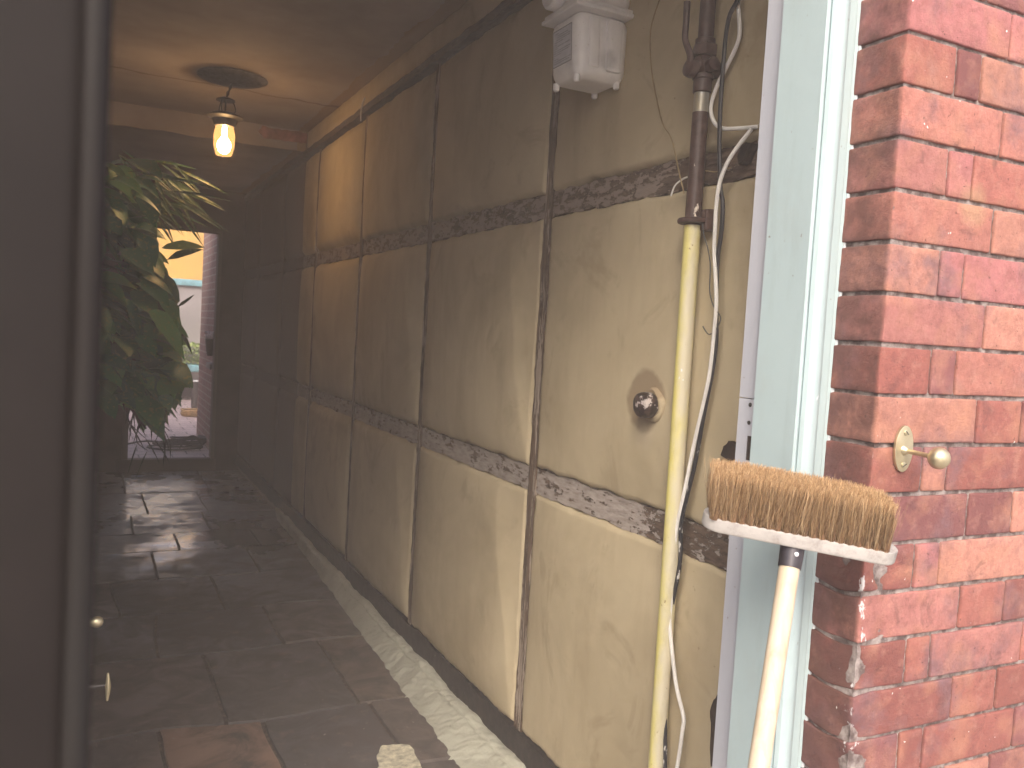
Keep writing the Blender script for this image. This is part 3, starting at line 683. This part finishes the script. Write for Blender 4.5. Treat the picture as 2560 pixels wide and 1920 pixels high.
leaf(lm, (.40, 5.0, 1.47), (.7, -.1, -.7), (0, -.6, 1), .15, .04, (.03, .06, .03), droop=.5)
leaf(lm, (.42, 5.0, 1.55), (.8, -.1, .5), (0, -.6, 1), .10, .03, (.04, .08, .03), droop=-.2)
lm.build('foliage', M['leaf'], pl, angle=80, fix=False)
fm = MB()
for i in range(60):
    z0 = random.uniform(2.12, 2.36); x0 = random.uniform(.10, .38); y0 = 5.3+random.gauss(0, .22); Lf = random.uniform(.18, .42)
    a = random.uniform(-1.1, .1)
    for q in range(1): 
        leaf(fm, (x0, y0, z0), (math.cos(a), random.uniform(-.35, .35), math.sin(a)), (0, -1, .5), Lf, .018, random.choice([(.03, .08, .035), (.045, .10, .045), (.025, .06, .03)]), droop=.12)
fm.build('fronds', M['leaf'], pl, angle=80, fix=False)
tm = MB()
for i in range(11):
    x0 = random.uniform(.14, .42); y0 = 5.3+random.gauss(0, .2); z0 = random.uniform(1.0, 1.15); pts = [(x0, y0, z0)]
    for q in range(4): x0 += random.uniform(-.03, .06); z0 -= random.uniform(.04, .09); pts.append((x0, y0, z0))
    tm.tube(pts, [.005, .004, .0035, .003, .002], 5)
    for q in range(2):
        p = pts[random.randrange(1, 5)]; leaf(tm, p, (random.uniform(-.5, .9), -.2, -1), (0, -1, 0), random.uniform(.07, .15), .008, (.04, .05, .03), droop=.3)
for i in range(9): tm.tube([(0.0, 5.3+random.gauss(0, .15), 2.2-.14*i), (.15, 5.3, 2.15-.14*i), (.3, 5.25, 2.05-.15*i)], .006, 6)
tm.build('stems', M['stem'], pl, fix=False)

# ================================================================ COURTYARD
cs = thing('courtyard_side_wall', 'sunlit red brown brick wall seen through the right side of the far doorway', 'wall', (1.3, 9.6, .13))
m = MB(); m.box(1.135, 1.5, 8.955, 10.45, .13, 3.6); m.box(2.1, 2.4, 10.35, 15.5, .13, 4.0); m.build('brickwork', M['court_brick'], cs, smooth=False)
m = MB(); m.rbox((1.075, 8.96, .985), (1.134, 9.30, 1.045), .01, seg=2); m.build('ledge', M['court_grey'], cs)
gw = thing('garden_wall', 'pale grey rendered wall with a weathered blue coping at the back of the courtyard', 'wall', (1.5, 15.6, .13))
m = MB(); m.box(-4, 5, 15.5, 15.75, .13, 2.02); m.build('render', M['court_grey'], gw, smooth=False)
m = MB(); m.rbox((-4, 15.44, 2.022), (5, 15.8, 2.13), .01, seg=2); m.build('coping', M['court_blue'], gw)
yb = thing('yellow_building', 'warm yellow painted house wall above the blue coping', 'building', (2, 20, 0))
m = MB(); m.box(-6, 8, 17.5, 22, 0, 3.3); m.build('wall', M['court_yellow'], yb, smooth=False)
m = MB(); m.prism([(17.45, 3.3), (22.2, 3.3), (19.75, 3.8)], 0, -6.3, 8.3); m.build('roof', M['red_brick_patch'], yb, smooth=False)
lbld = thing('courtyard_shade_block', 'unseen brick block added to shade the courtyard from the left, hidden behind the plant', 'building', (-2.2, 12, .13))  # unseen block added to cut the daylight in the courtyard
m = MB(); m.box(-4, -1.2, 8.95, 19, .13, 3.4); m.build('wall', M['court_brick'], lbld, smooth=False)  # body of the added shade block
hg = thing('clipped_hedge', 'low clipped green hedge growing from a blue trough by the grey wall', 'hedge', (1.4, 15.1, .7))
m = MB(); random.seed(5)
for i in range(1500):
    p = (random.uniform(.4, 2.3), random.uniform(14.85, 15.35), random.uniform(.72, 1.04)+.02*random.random()); leaf(m, p, (random.uniform(-1, 1), random.uniform(-1, 1), random.uniform(0, 1)), (0, .1, 1), .09, .05, random.choice([(.26, .36, .09), (.20, .30, .07), (.34, .44, .14)]))
m.build('foliage', M['leaf'], hg, fix=False)
tr = thing('blue_trough', 'long pale blue planting trough under the hedge on a dark stand', 'planter', (1.4, 15.1, .13))
m = MB(); m.rbox((.4, 14.82, .60), (2.3, 15.4, .72), .02, seg=2); m.build('trough', M['court_blue'], tr)
m = MB(); m.box(.45, 2.25, 14.8, 15.38, .36, .598); m.box(.5, .6, 14.9, 15.3, .13, .4); m.box(2.1, 2.2, 14.9, 15.3, .13, .4); m.build('stand', M['dark_pot'], tr, smooth=False)
m = MB(); m.lathe([(.042, 0), (.046, .02), (.055, .42), (.060, .425), (.060, .45), (.050, .452), (.048, .44)], (1.372, 13., .13), (0, 0, 1), 20)
tb = thing('tall_plant_pot', 'tall narrow dark pot with a pale rim standing by the brick pier', 'pot', (1.372, 13, .13)); m.build('body', M['dark_pot'], tb)
m = MB(); m.lathe([(.052, 0), (.066, 0), (.066, .02), (.052, .02)], (1.372, 13., .575), (0, 0, 1), 20); m.build('rim', M['zinc_white'], tb)
wp = thing('wall_pot', 'dark half round pot of small white flowers hanging on the brick pier', 'plant pot', (1.088, 9.06, 1.1))
m = MB(); m.lathe([(.045, 0), (.06, .06), (.075, .16), (.08, .165), (.07, .168)], (1.088, 9.06, 1.12), (0, 0, 1), 20, sc2=(.72, .72)); m.build('pot', M['dark_pot'], wp)
m = MB()
for i in range(90):
    a = random.uniform(0, 6.28); r_ = random.uniform(0, .055); p = Vector((1.085+r_*math.cos(a), 9.06+r_*math.sin(a), 1.30+random.uniform(0, .06)))
    m.lathe([(.004, -.004), (.012, 0), (.004, .005)], p, (random.uniform(-1, 1), -1, random.uniform(0, 1)), 6)
m.build('flowers', M['white_flower'], wp)
m = MB()
for i in range(60): a = random.uniform(0, 6.28); leaf(m, (1.085, 9.06, 1.28), (math.cos(a), math.sin(a), .4), (0, 0, 1), random.uniform(.04, .08), .02, (.05, .09, .03))
m.build('leaves', M['leaf'], wp, fix=False)
def coil(m, c, r0, turns, tr_, hz, jit=.02, ell=1., seed=0):
    pts = []; n = int(turns*14)
    for i in range(n+1):
        a = i/14*2*math.pi; rr = r0*(1+jit*3*mn.noise(Vector((a*.35, seed, 0)))); pts.append((c[0]+rr*math.cos(a), c[1]+rr*ell*math.sin(a), c[2]+tr_+hz*i/n+abs(nz((a*.5, seed, 3), 1, jit*.4))))
    m.tube(pts, tr_, 7, smooth=False)
m = MB()
for k in range(4): coil(m, (1.29, 12.5, .13+.022*k), .135+.012*(k % 2), 1.2, .012, .01, .05, 1.1, k)
tag(m.build('coiled_hose', M['tan_hose']), 'tan hose coiled on the courtyard paving beside the tall pot', 'hose')
m = MB()
for k in range(5): coil(m, (.80+.04*k, 9.35+.05*k, .13+.015*k), .26-.02*k, 1.15, .010, .02, .09, .8, k*3)
m.tube([(.3, 9.5, .15), (.55, 9.62, .18), (.85, 9.6, .155), (1.0, 9.45, .15)], .010, 7)
m.tube([(.85, 9.3, .15), (.93, 9.3, .26), (1.0, 9.3, .27), (1.06, 9.3, .19), (1.07, 9.3, .15)], .009, 7); m.tube([(.95, 9.25, .15), (1.04, 9.22, .18), (1.10, 9.2, .235)], .008, 7)
tag(m.build('tangled_cable', M['dark_cable']), 'tangle of dark cable lying just outside the far doorway sill', 'cable')

# ================================================================ OBJECTS ON THE WALL
# --- gas meter
gm = thing('gas_meter', 'pale grey plastic gas meter high on the plaster wall with a printed label', 'meter', (1.25, 2.13, 2.2))
def taper(p):
    k = max(0, (2.39-p.z))/.19
    return Vector(((p.x < 1.25)*.010*k, (p.y > 2.13)*-.010*k+(p.y <= 2.13)*.004*k, 0))
m = MB(); m.rbox((1.152, 2.052, 2.215), (1.325, 2.222, 2.395), .034, taper, .02, seg=6)
m.rbox((1.185, 2.046, 2.245), (1.222, 2.062, 2.380), .009, taper, .03, seg=4)
m.rbox((1.240, 2.043, 2.240), (1.298, 2.062, 2.380), .012, taper, .03, seg=4)
m.build('lower_case', M['meter_case'], gm, angle=60)
m = MB(); m.rbox((1.136, 2.035, 2.392), (1.331, 2.238, 2.404), .004, seg=3); m.rbox((1.142, 2.041, 2.405), (1.331, 2.232, 2.416), .004, seg=3); m.build('flange', M['meter_case'], gm)
m = MB(); m.rbox((1.150, 2.055, 2.415), (1.325, 2.218, 2.60), .025, None, .03, seg=5); uc = m.build('upper_case', M['meter_case'], gm, angle=60)
m = MB(); m.lathe([(.045, 0), (.048, .006), (.048, .028), (.042, .035), (.02, .036)], (1.152, 2.165, 2.462), (-1, 0, 0), 28); m.build('round_boss', M['meter_case'], gm)
m = MB(); m.lathe([(.010, 0), (.010, .003), (.006, .004)], (1.117, 2.155, 2.462), (-1, 0, 0), 14); m.build('screw', M['meter_case'], gm)
for yy, xx in ((2.08, 1.175), (2.195, 1.175), (2.19, 1.30), (2.075, 1.30)):
    m = MB(); m.lathe([(.009, .008), (.009, -.009), (.006, -.013), (.001, -.013)], (xx, yy, 2.217), (0, 0, 1), 14); m.build('foot', M['meter_case'], gm)
# label on the -X face
def onface(y, z): return 1.1517+.010*max(0, 2.39-z)/.19
m = MB()
ly0, ly1, lz0, lz1 = 2.085, 2.190, 2.262, 2.362
m.grid(lambda u, v: (onface(0, lz0+(lz1-lz0)*v)-.0006, ly0+(ly1-ly0)*u, lz0+(lz1-lz0)*v), 2, 2); lb = m.build('label', M['label_paper'], gm, smooth=False, fix=False)
m = MB()
def ink(y0, y1, z0, z1): m.grid(lambda u, v: (onface(0, z0+(z1-z0)*v)-.0012, y0+(y1-y0)*u, z0+(z1-z0)*v), 1, 1)
ink(ly0, ly1, lz0, lz0+.0014); ink(ly0, ly1, lz1-.0014, lz1); ink(ly0, ly0+.0014, lz0, lz1); ink(ly1-.0014, ly1, lz0, lz1)
random.seed(3); z = lz1-.010
while z > lz0+.008:
    y = ly1-.008-random.uniform(0, .02)*(z > lz1-.03)
    while y > ly0+.012:
        wd = random.uniform(.003, .011); ink(y-wd, y, z, z+.0013); y -= wd+random.uniform(.0015, .004)
        if random.random() < .08: break
    z -= .0058
m.build('print', M['print_ink'], lb, smooth=False, fix=False)

# --- gas pipe
px_, py_ = 1.28, 1.662
gp = thing('gas_pipe', 'upright gas pipe with a brown iron valve above and a yellow plastic sleeve below', 'pipe', (px_, py_, .1))
m = MB(); m.lathe([(.0185, 2.195), (.0185, 2.55)], (px_, py_, 0), (0, 0, 1), 20); m.lathe([(.0185, 2.225), (.0235, 2.222), (.0235, 2.195), (.020, 2.192)], (px_, py_, 0), (0, 0, 1), 20); m.build('upper_pipe', M['iron_pipe'], gp)
m = MB(); m.lathe([(.019, 1.784), (.0195, 1.80), (.019, 2.052)], (px_, py_, 0), (0, 0, 1), 20); m.build('lower_pipe', M['iron_pipe'], gp)
m = MB(); m.lathe([(.0175, 2.05), (.0175, 2.102)], (px_, py_, 0), (0, 0, 1), 20); m.build('steel_band', M['steel_band'], gp)
v_ = MB()
v_.lathe([(.020, 2.098), (.022, 2.100), (.022, 2.128), (.025, 2.130), (.025, 2.138), (.020, 2.142), (.019, 2.15), (.024, 2.155), (.026, 2.17), (.020, 2.18), (.019, 2.188)], (px_, py_, 0), (0, 0, 1), 24)
v_.lathe([(.030, 2.182), (.0305, 2.190), (.030, 2.206), (.024, 2.212)], (px_, py_, 0), (0, 0, 1), 6)
v_.lathe([(.020, -.04), (.022, -.02), (.022, .024), (.016, .03), (.013, .034)], (px_, py_, 2.158), (-1, 0, 0), 18)
v_.lathe([(.012, 0), (.016, .02), (.016, .032), (.008, .036)], (px_, py_-.008, 2.155), (0, -1, .1), 14)
vb = v_.build('valve', M['iron_pipe'], gp)
m = MB()
m.tube([(1.232, 1.652, 2.150), (1.228, 1.647, 2.172), (1.226, 1.668, 2.214), (1.225, 1.668, 2.25), (1.225, 1.669, 2.300)], [.010, .0085, .0075, .0075, .0082], 10); m.lathe([(.021, -.008), (.022, 0), (.020, .010), (.010, .016)], (1.238, 1.654, 2.146), (-1, 0, .1), 14)
m.build('lever', M['iron_pipe'], vb)
m = MB(); m.lathe([(.020, 1.790), (.036, 1.792), (.037, 1.798), (.034, 1.803), (.021, 1.806)], (px_, py_, 0), (0, 0, 1), 24, nd=lambda p: nv(p, 60, .0015)); m.tube([(px_+.02, py_-.02, 1.806), (px_+.045, py_-.025, 1.80)], .010, 8, wob=.5)
m.rbox((1.29, 1.625, 1.775), (1.322, 1.66, 1.825), .005, lambda p: nv(p, 50, .003), .01, seg=2); m.build('clamp', M['iron_pipe'], gp)
m = MB(); m.lathe([(.0170, 1.785), (.0198, 1.787), (.0200, 1.775)]+[(.0198+nz((0, 0, z), 8, .0004), z) for z in [1.7-.08*i for i in range(20)]], (px_, py_, 0), (0, 0, 1), 28, nd=lambda p: Vector((0, -.006*max(0, (1.785-p.z))/1.3, 0)))
m.build('yellow_sleeve', M['yellow_sleeve'], gp)

def cable(name, pts, X, r, mat, lab, cat='cable', seg=8, xs=None):
    m = MB(); m.tube([(X+(xs[i] if xs else nz((i, 0, 0), .9, .006)), y, z) for i, (y, z) in enumerate(pts)], r, seg); return tag(m.build(name, mat), lab, cat)
black = [(1.56, 2.5), (1.56, 2.323), (1.562, 2.283), (1.588, 2.25), (1.6, 2.17), (1.592, 2.012), (1.579, 1.873), (1.563, 1.829), (1.562, 1.766), (1.568, 1.703), (1.562, 1.607), (1.553, 1.491), (1.577, 1.338), (1.599, 1.226), (1.622, 1.122), (1.632, 1.064), (1.629, .974), (1.652, .801), (1.648, .634), (1.627, .471), (1.61, .2)]
cable('black_cable', black, 1.285, .0052, M['black_cable'], 'black cable hanging down the wall beside the yellow pipe')
w1 = [(1.59, 2.5), (1.586, 2.314), (1.581, 2.293), (1.567, 2.224), (1.572, 2.19), (1.607, 2.144), (1.634, 2.11), (1.65, 2.067), (1.635, 2.03), (1.602, 2.008), (1.552, 2.0), (1.509, 1.998)]
cable('white_cable', w1, 1.30, .0048, M['white_cable'], 'upper white cable looping out and back to the wall above the rail', xs=[0]*10+[.008, .025])
w2 = [(1.506, 1.987), (1.549, 1.935), (1.573, 1.886), (1.582, 1.835), (1.581, 1.768), (1.578, 1.72), (1.559, 1.613), (1.558, 1.542), (1.562, 1.452), (1.575, 1.38), (1.599, 1.281), (1.625, 1.152), (1.643, 1.068), (1.65, .98), (1.649, .949), (1.646, .876), (1.643, .814), (1.606, .694), (1.57, .629), (1.569, .593), (1.58, .493), (1.594, .434), (1.6, .2)]
cable('white_cable', [(y-.004, z) for y, z in w2], 1.279, .0048, M['white_cable'], 'long white cable running down the wall beside the black cable', xs=[.02, .006]+[0]*21)
cable('thin_wire', [(1.90, 2.5), (1.902, 2.419), (1.906, 2.399), (1.937, 2.329), (1.921, 2.224), (1.885, 2.133), (1.846, 2.066), (1.786, 2.018), (1.732, 1.956), (1.693, 1.908), (1.67, 1.86)], 1.31, .0018, M['copper_wire'], 'thin tan wire drooping across the plaster left of the pipe', 'wire', 6, xs=[0]*6+[-.005, -.02, -.04, -.055, -.055])
cable('wire_offcut', [(1.700, 1.908), (1.724, 1.905), (1.747, 1.893), (1.762, 1.87)], 1.285, .0024, M['white_cable'], 'short bent pale wire end sticking out left of the iron pipe', 'wire', 6)
cable('bare_wire', [(1.672, 1.923), (1.641, 1.916), (1.612, 1.915), (1.58, 1.917)], 1.315, .0014, M['copper_wire'], 'thin wire lying across the upper rail right of the iron pipe', 'wire', 6)
cable('curled_wire', [(1.63, 1.791), (1.619, 1.759), (1.598, 1.726), (1.587, 1.685), (1.587, 1.631), (1.564, 1.595), (1.541, 1.569), (1.551, 1.542), (1.577, 1.53), (1.6, 1.548)], 1.282, .0016, M['grey_wire'], 'thin dark wire curling in a hook around the cables at mid height', 'wire', 6)
# --- capped stub
cp = thing('pipe_cap', 'round black capped pipe end sticking out of the plaster in a damp ring', 'pipe end', (1.33, 1.815, 1.342))
m = MB(); m.lathe([(.030, -.01), (.030, .018), (.033, .022), (.034, .045), (.030, .056), (.018, .061), (.001, .062)], (1.325, 1.815, 1.342), (-1, 0, 0), 28, nd=lambda p: nv(p, 45, .0022)); m.build('cap', M['cap_iron'], cp)
m = MB(); m.lathe([(.045, -.005), (.044, .014), (.038, .022), (.033, .020)], (1.325, 1.815, 1.342), (-1, 0, 0), 28, nd=lambda p: nv(p, 40, .006)); m.build('collar', M['plaster'], cp)

# --- brass knob on the brick
bk = thing('brass_bell_pull', 'small aged brass knob on a rod with an oval back plate on the brick', 'brass knob', (1.056, .85, 1.37))
def ell(m, c, rx, rz, y0, y1, n=36):
    vs = []; rings = [(1.0, y0), (1.0, y1+.0008), (.93, y1)]
    for s_, y in rings: vs += [(c[0]+rx*s_*math.cos(2*math.pi*i/n), y, c[2]+rz*s_*math.sin(2*math.pi*i/n)) for i in range(n)]
    fs = [(r*n+i, r*n+(i+1) % n, (r+1)*n+(i+1) % n, (r+1)*n+i) for r in range(2) for i in range(n)]+[tuple(range(2*n, 3*n)), tuple(reversed(range(n)))]; m.add(vs, fs)
m = MB(); ell(m, (1.056, 0, 1.3705), .0185, .0335, .849, .8445); m.build('back_plate', M['brass'], bk, angle=40)
for dz in (.0235, -.0235):
    m = MB(); m.lathe([(.0045, 0), (.0045, .001), (.0028, .0022), (.001, .0024)], (1.056, .8447, 1.3705+dz), (0, -1, 0), 14); s_ = m.build('screw', M['brass'], bk)
    m = MB(); m.box(-.004, .004, -.0003, .0003, -.0005, .0005, M=Matrix.Translation((1.056, .8420, 1.3705+dz)) @ Matrix.Rotation(.7 if dz > 0 else -.5, 4, 'Y')); m.build('slot', M['screw_slot'], s_, smooth=False)
m = MB(); m.lathe([(.008, 0), (.006, .003), (.0036, .006), (.0034, .040), (.0058, .042), (.0065, .045), (.0050, .048), (.0055, .0495)], (1.056, .8447, 1.3685), (0, -1, -.05), 20); m.build('rod', M['brass'], bk)
m = MB(); c0 = Vector((1.056, .7885, 1.3655)); m.lathe([(.0001, -.0150)]+[(.0155*math.sin(a), -.0142*math.cos(a)) for a in [k*math.pi/14 for k in range(1, 14)]]+[(.0001, .0142)], c0, (0, -1, -.05), 28); m.build('knob', M['brass'], bk)

# --- broom
foot = Vector((.42, .547, .0)); Lc = Vector((.751, .900, 1.268)); Rc = Vector((.956, .772, 1.2450)); mid = (Lc+Rc)/2
top = Vector((.844, .821, 1.262)); wv_ = (top-foot).normalized(); u_ = (Rc-Lc); HL = u_.length/2; u_ = (u_-wv_*u_.dot(wv_)*.35).normalized()
wv2 = Vector((.0, -.23, 1.)); wv2 = (wv2-u_*wv2.dot(u_)).normalized(); v_ax = wv2.cross(u_).normalized()
if v_ax.y < 0: v_ax = -v_ax
BM = Matrix(((u_.x, v_ax.x, wv2.x, mid.x), (u_.y, v_ax.y, wv2.y, mid.y), (u_.z, v_ax.z, wv2.z, mid.z), (0, 0, 0, 1)))
br = thing('broom', 'upturned broom with tan bristles and a white head leaning on the frame and brick corner', 'broom', tuple(foot))
m = MB(); n = 20; HW = .0235; T = .0092; HL2 = HL+.006
outl = []
for i in range(n+1): a = -math.pi/2+math.pi*i/n; outl.append((HL2-HW+HW*math.cos(a), HW*math.sin(a)))
for i in range(n+1): a = math.pi/2+math.pi*i/n; outl.append((-HL2+HW+HW*math.cos(a), HW*math.sin(a)))
lay = [(.95, -T), (.99, -T+.0015), (1., -T+.003), (1., T-.002), (.99, T-.0006), (.96, T)]; k = len(outl); vs = []
for s_, z in lay:
    for (a, b) in outl:
        cxn = max(-HL2+HW, min(HL2-HW, a)); vs.append(BM @ Vector((cxn+(a-cxn)*s_, b*s_, z)))
fs = [(r*k+i, r*k+(i+1) % k, (r+1)*k+(i+1) % k, (r+1)*k+i) for r in range(len(lay)-1) for i in range(k)]+[tuple(reversed(range(k))), tuple(range((len(lay)-1)*k, len(lay)*k))]
m.add(vs, fs); m.build('head', M['broom_block'], br, angle=40)
# bristles: tufts in rows
random.seed(11); m = MB(); cores = MB(); NT_ = 20; rowsv = [-.0175, -.009, 0., .009, .0175]
tones = [(.38, .245, .13), (.45, .30, .165), (.30, .18, .09), (.55, .39, .23), (.42, .27, .14), (.22, .125, .06)]
BH = .070
for iu in range(NT_):
    for iv, v0 in enumerate(rowsv):
        u0 = -HL2+.014+(2*HL2-.034)*iu/(NT_-1)+(.0015 if iv % 2 else -.0015)
        cores.lathe([(.0058, 0), (.0056, .012), (.005, .042), (.002, .046)], BM @ Vector((u0, v0, T-.002)), wv2, 8)
        for s_ in range(190):
            a = random.uniform(0, 6.28); rr = .0056*math.sqrt(random.random())
            bx, by = u0+rr*1.15*math.cos(a), v0+rr*math.sin(a)
            fu = u0/HL2; fv = v0/.018
            tx = u0-.007-.006*max(0, fu)**2+random.gauss(0, .0062)*(1-.45*abs(fu)**3); ty = v0+fv*.008+random.gauss(0, .0050); hh = BH+random.gauss(0, .0016)-.006*abs(fu)**4
            if random.random() < .02: tx += random.gauss(0, .012); ty += random.gauss(0, .008)
            wd = .00035; ax_ = random.uniform(0, 3.14); dx, dy = wd*math.cos(ax_), wd*math.sin(ax_); vs = []
            q1 = random.uniform(.12, .3); q2 = random.uniform(.38, .62); q3 = random.uniform(.7, .93)
            cu, cv = random.gauss(0, .0024), random.gauss(0, .0020)
            for q in (0, q1, q2, q3, 1.):
                x = bx+(tx-bx)*q**.6+cu*math.sin(q*3.1); y = by+(ty-by)*q**.7+cv*math.sin(q*3.1); z = T-.002+hh*q
                w2_ = 1-.5*q; vs += [BM @ Vector((x-dx*w2_, y-dy*w2_, z)), BM @ Vector((x+dx*w2_, y+dy*w2_, z))]
            kf = random.uniform(.8, 1.2); cc = random.choice(tones); m.add(vs, [(0, 1, 3, 2), (2, 3, 5, 4), (4, 5, 7, 6), (6, 7, 9, 8)]); m.c[-4:] = [tuple(c*kf*g for c in cc) for g in (.60, .72, .82, 1.15)]  # strand shading painted in: darker roots, lighter tips
bo = m.build('bristles', M['bristle'], br, smooth=False, fix=False); cores.build('tuft_roots', M['bristle_root'], bo)
sk = mid+(top-mid)*.0; ax_top = BM @ Vector((-.004, .0, -T)); axd = (ax_top-foot).normalized()
def rod(m, a, b, r0, r1, seg=20):
    d = (b-a); m.lathe([(r0, 0), (r0*.5+r1*.5, d.length*.5), (r1, d.length)], a, d, seg)
m = MB(); rod(m, ax_top-axd*.036, ax_top+axd*.004, .0150, .0165); so_ = m.build('socket', M['dark_socket'], br)
ml = (axd.cross(Vector((0, 0, 1)))).normalized(); outd = Vector((0, -1, 0)); outd = (outd-axd*outd.dot(axd)).normalized(); outd = (outd-ml*.5*(1 if ml.x > 0 else -1)).normalized()
m = MB(); m.lathe([(.003, .0), (.003, .001), (.0015, .0018)], ax_top-axd*.019+outd*.0157, outd, 10); m.build('screw', M['zinc_white'], so_)
m = MB(); rod(m, foot, ax_top-axd*.034, .0125, .0135); m.build('handle', M['beech'], br)

# ================================================================ haze (scene-wide volume added to imitate lens veil and lamp glow)
if ADDED_HAZE:
    m = MB(); m.box(-45, 45, -65, 75, -1.1, 9.0); h = m.build('added_haze', M['black_metal'], smooth=False); h.data.materials.clear()
    hm = bpy.data.materials.new('added_haze'); hm.use_nodes = True; t_ = hm.node_tree; t_.nodes.clear(); pv = t_.nodes.new('ShaderNodeVolumePrincipled'); pv.inputs['Density'].default_value = ADDED_HAZE
    pv.inputs['Color'].default_value = (.97, .89, .84, 1); oo = t_.nodes.new('ShaderNodeOutputMaterial'); t_.links.new(pv.outputs[0], oo.inputs['Volume']); h.data.materials.append(hm); tag(h, kind='stuff')
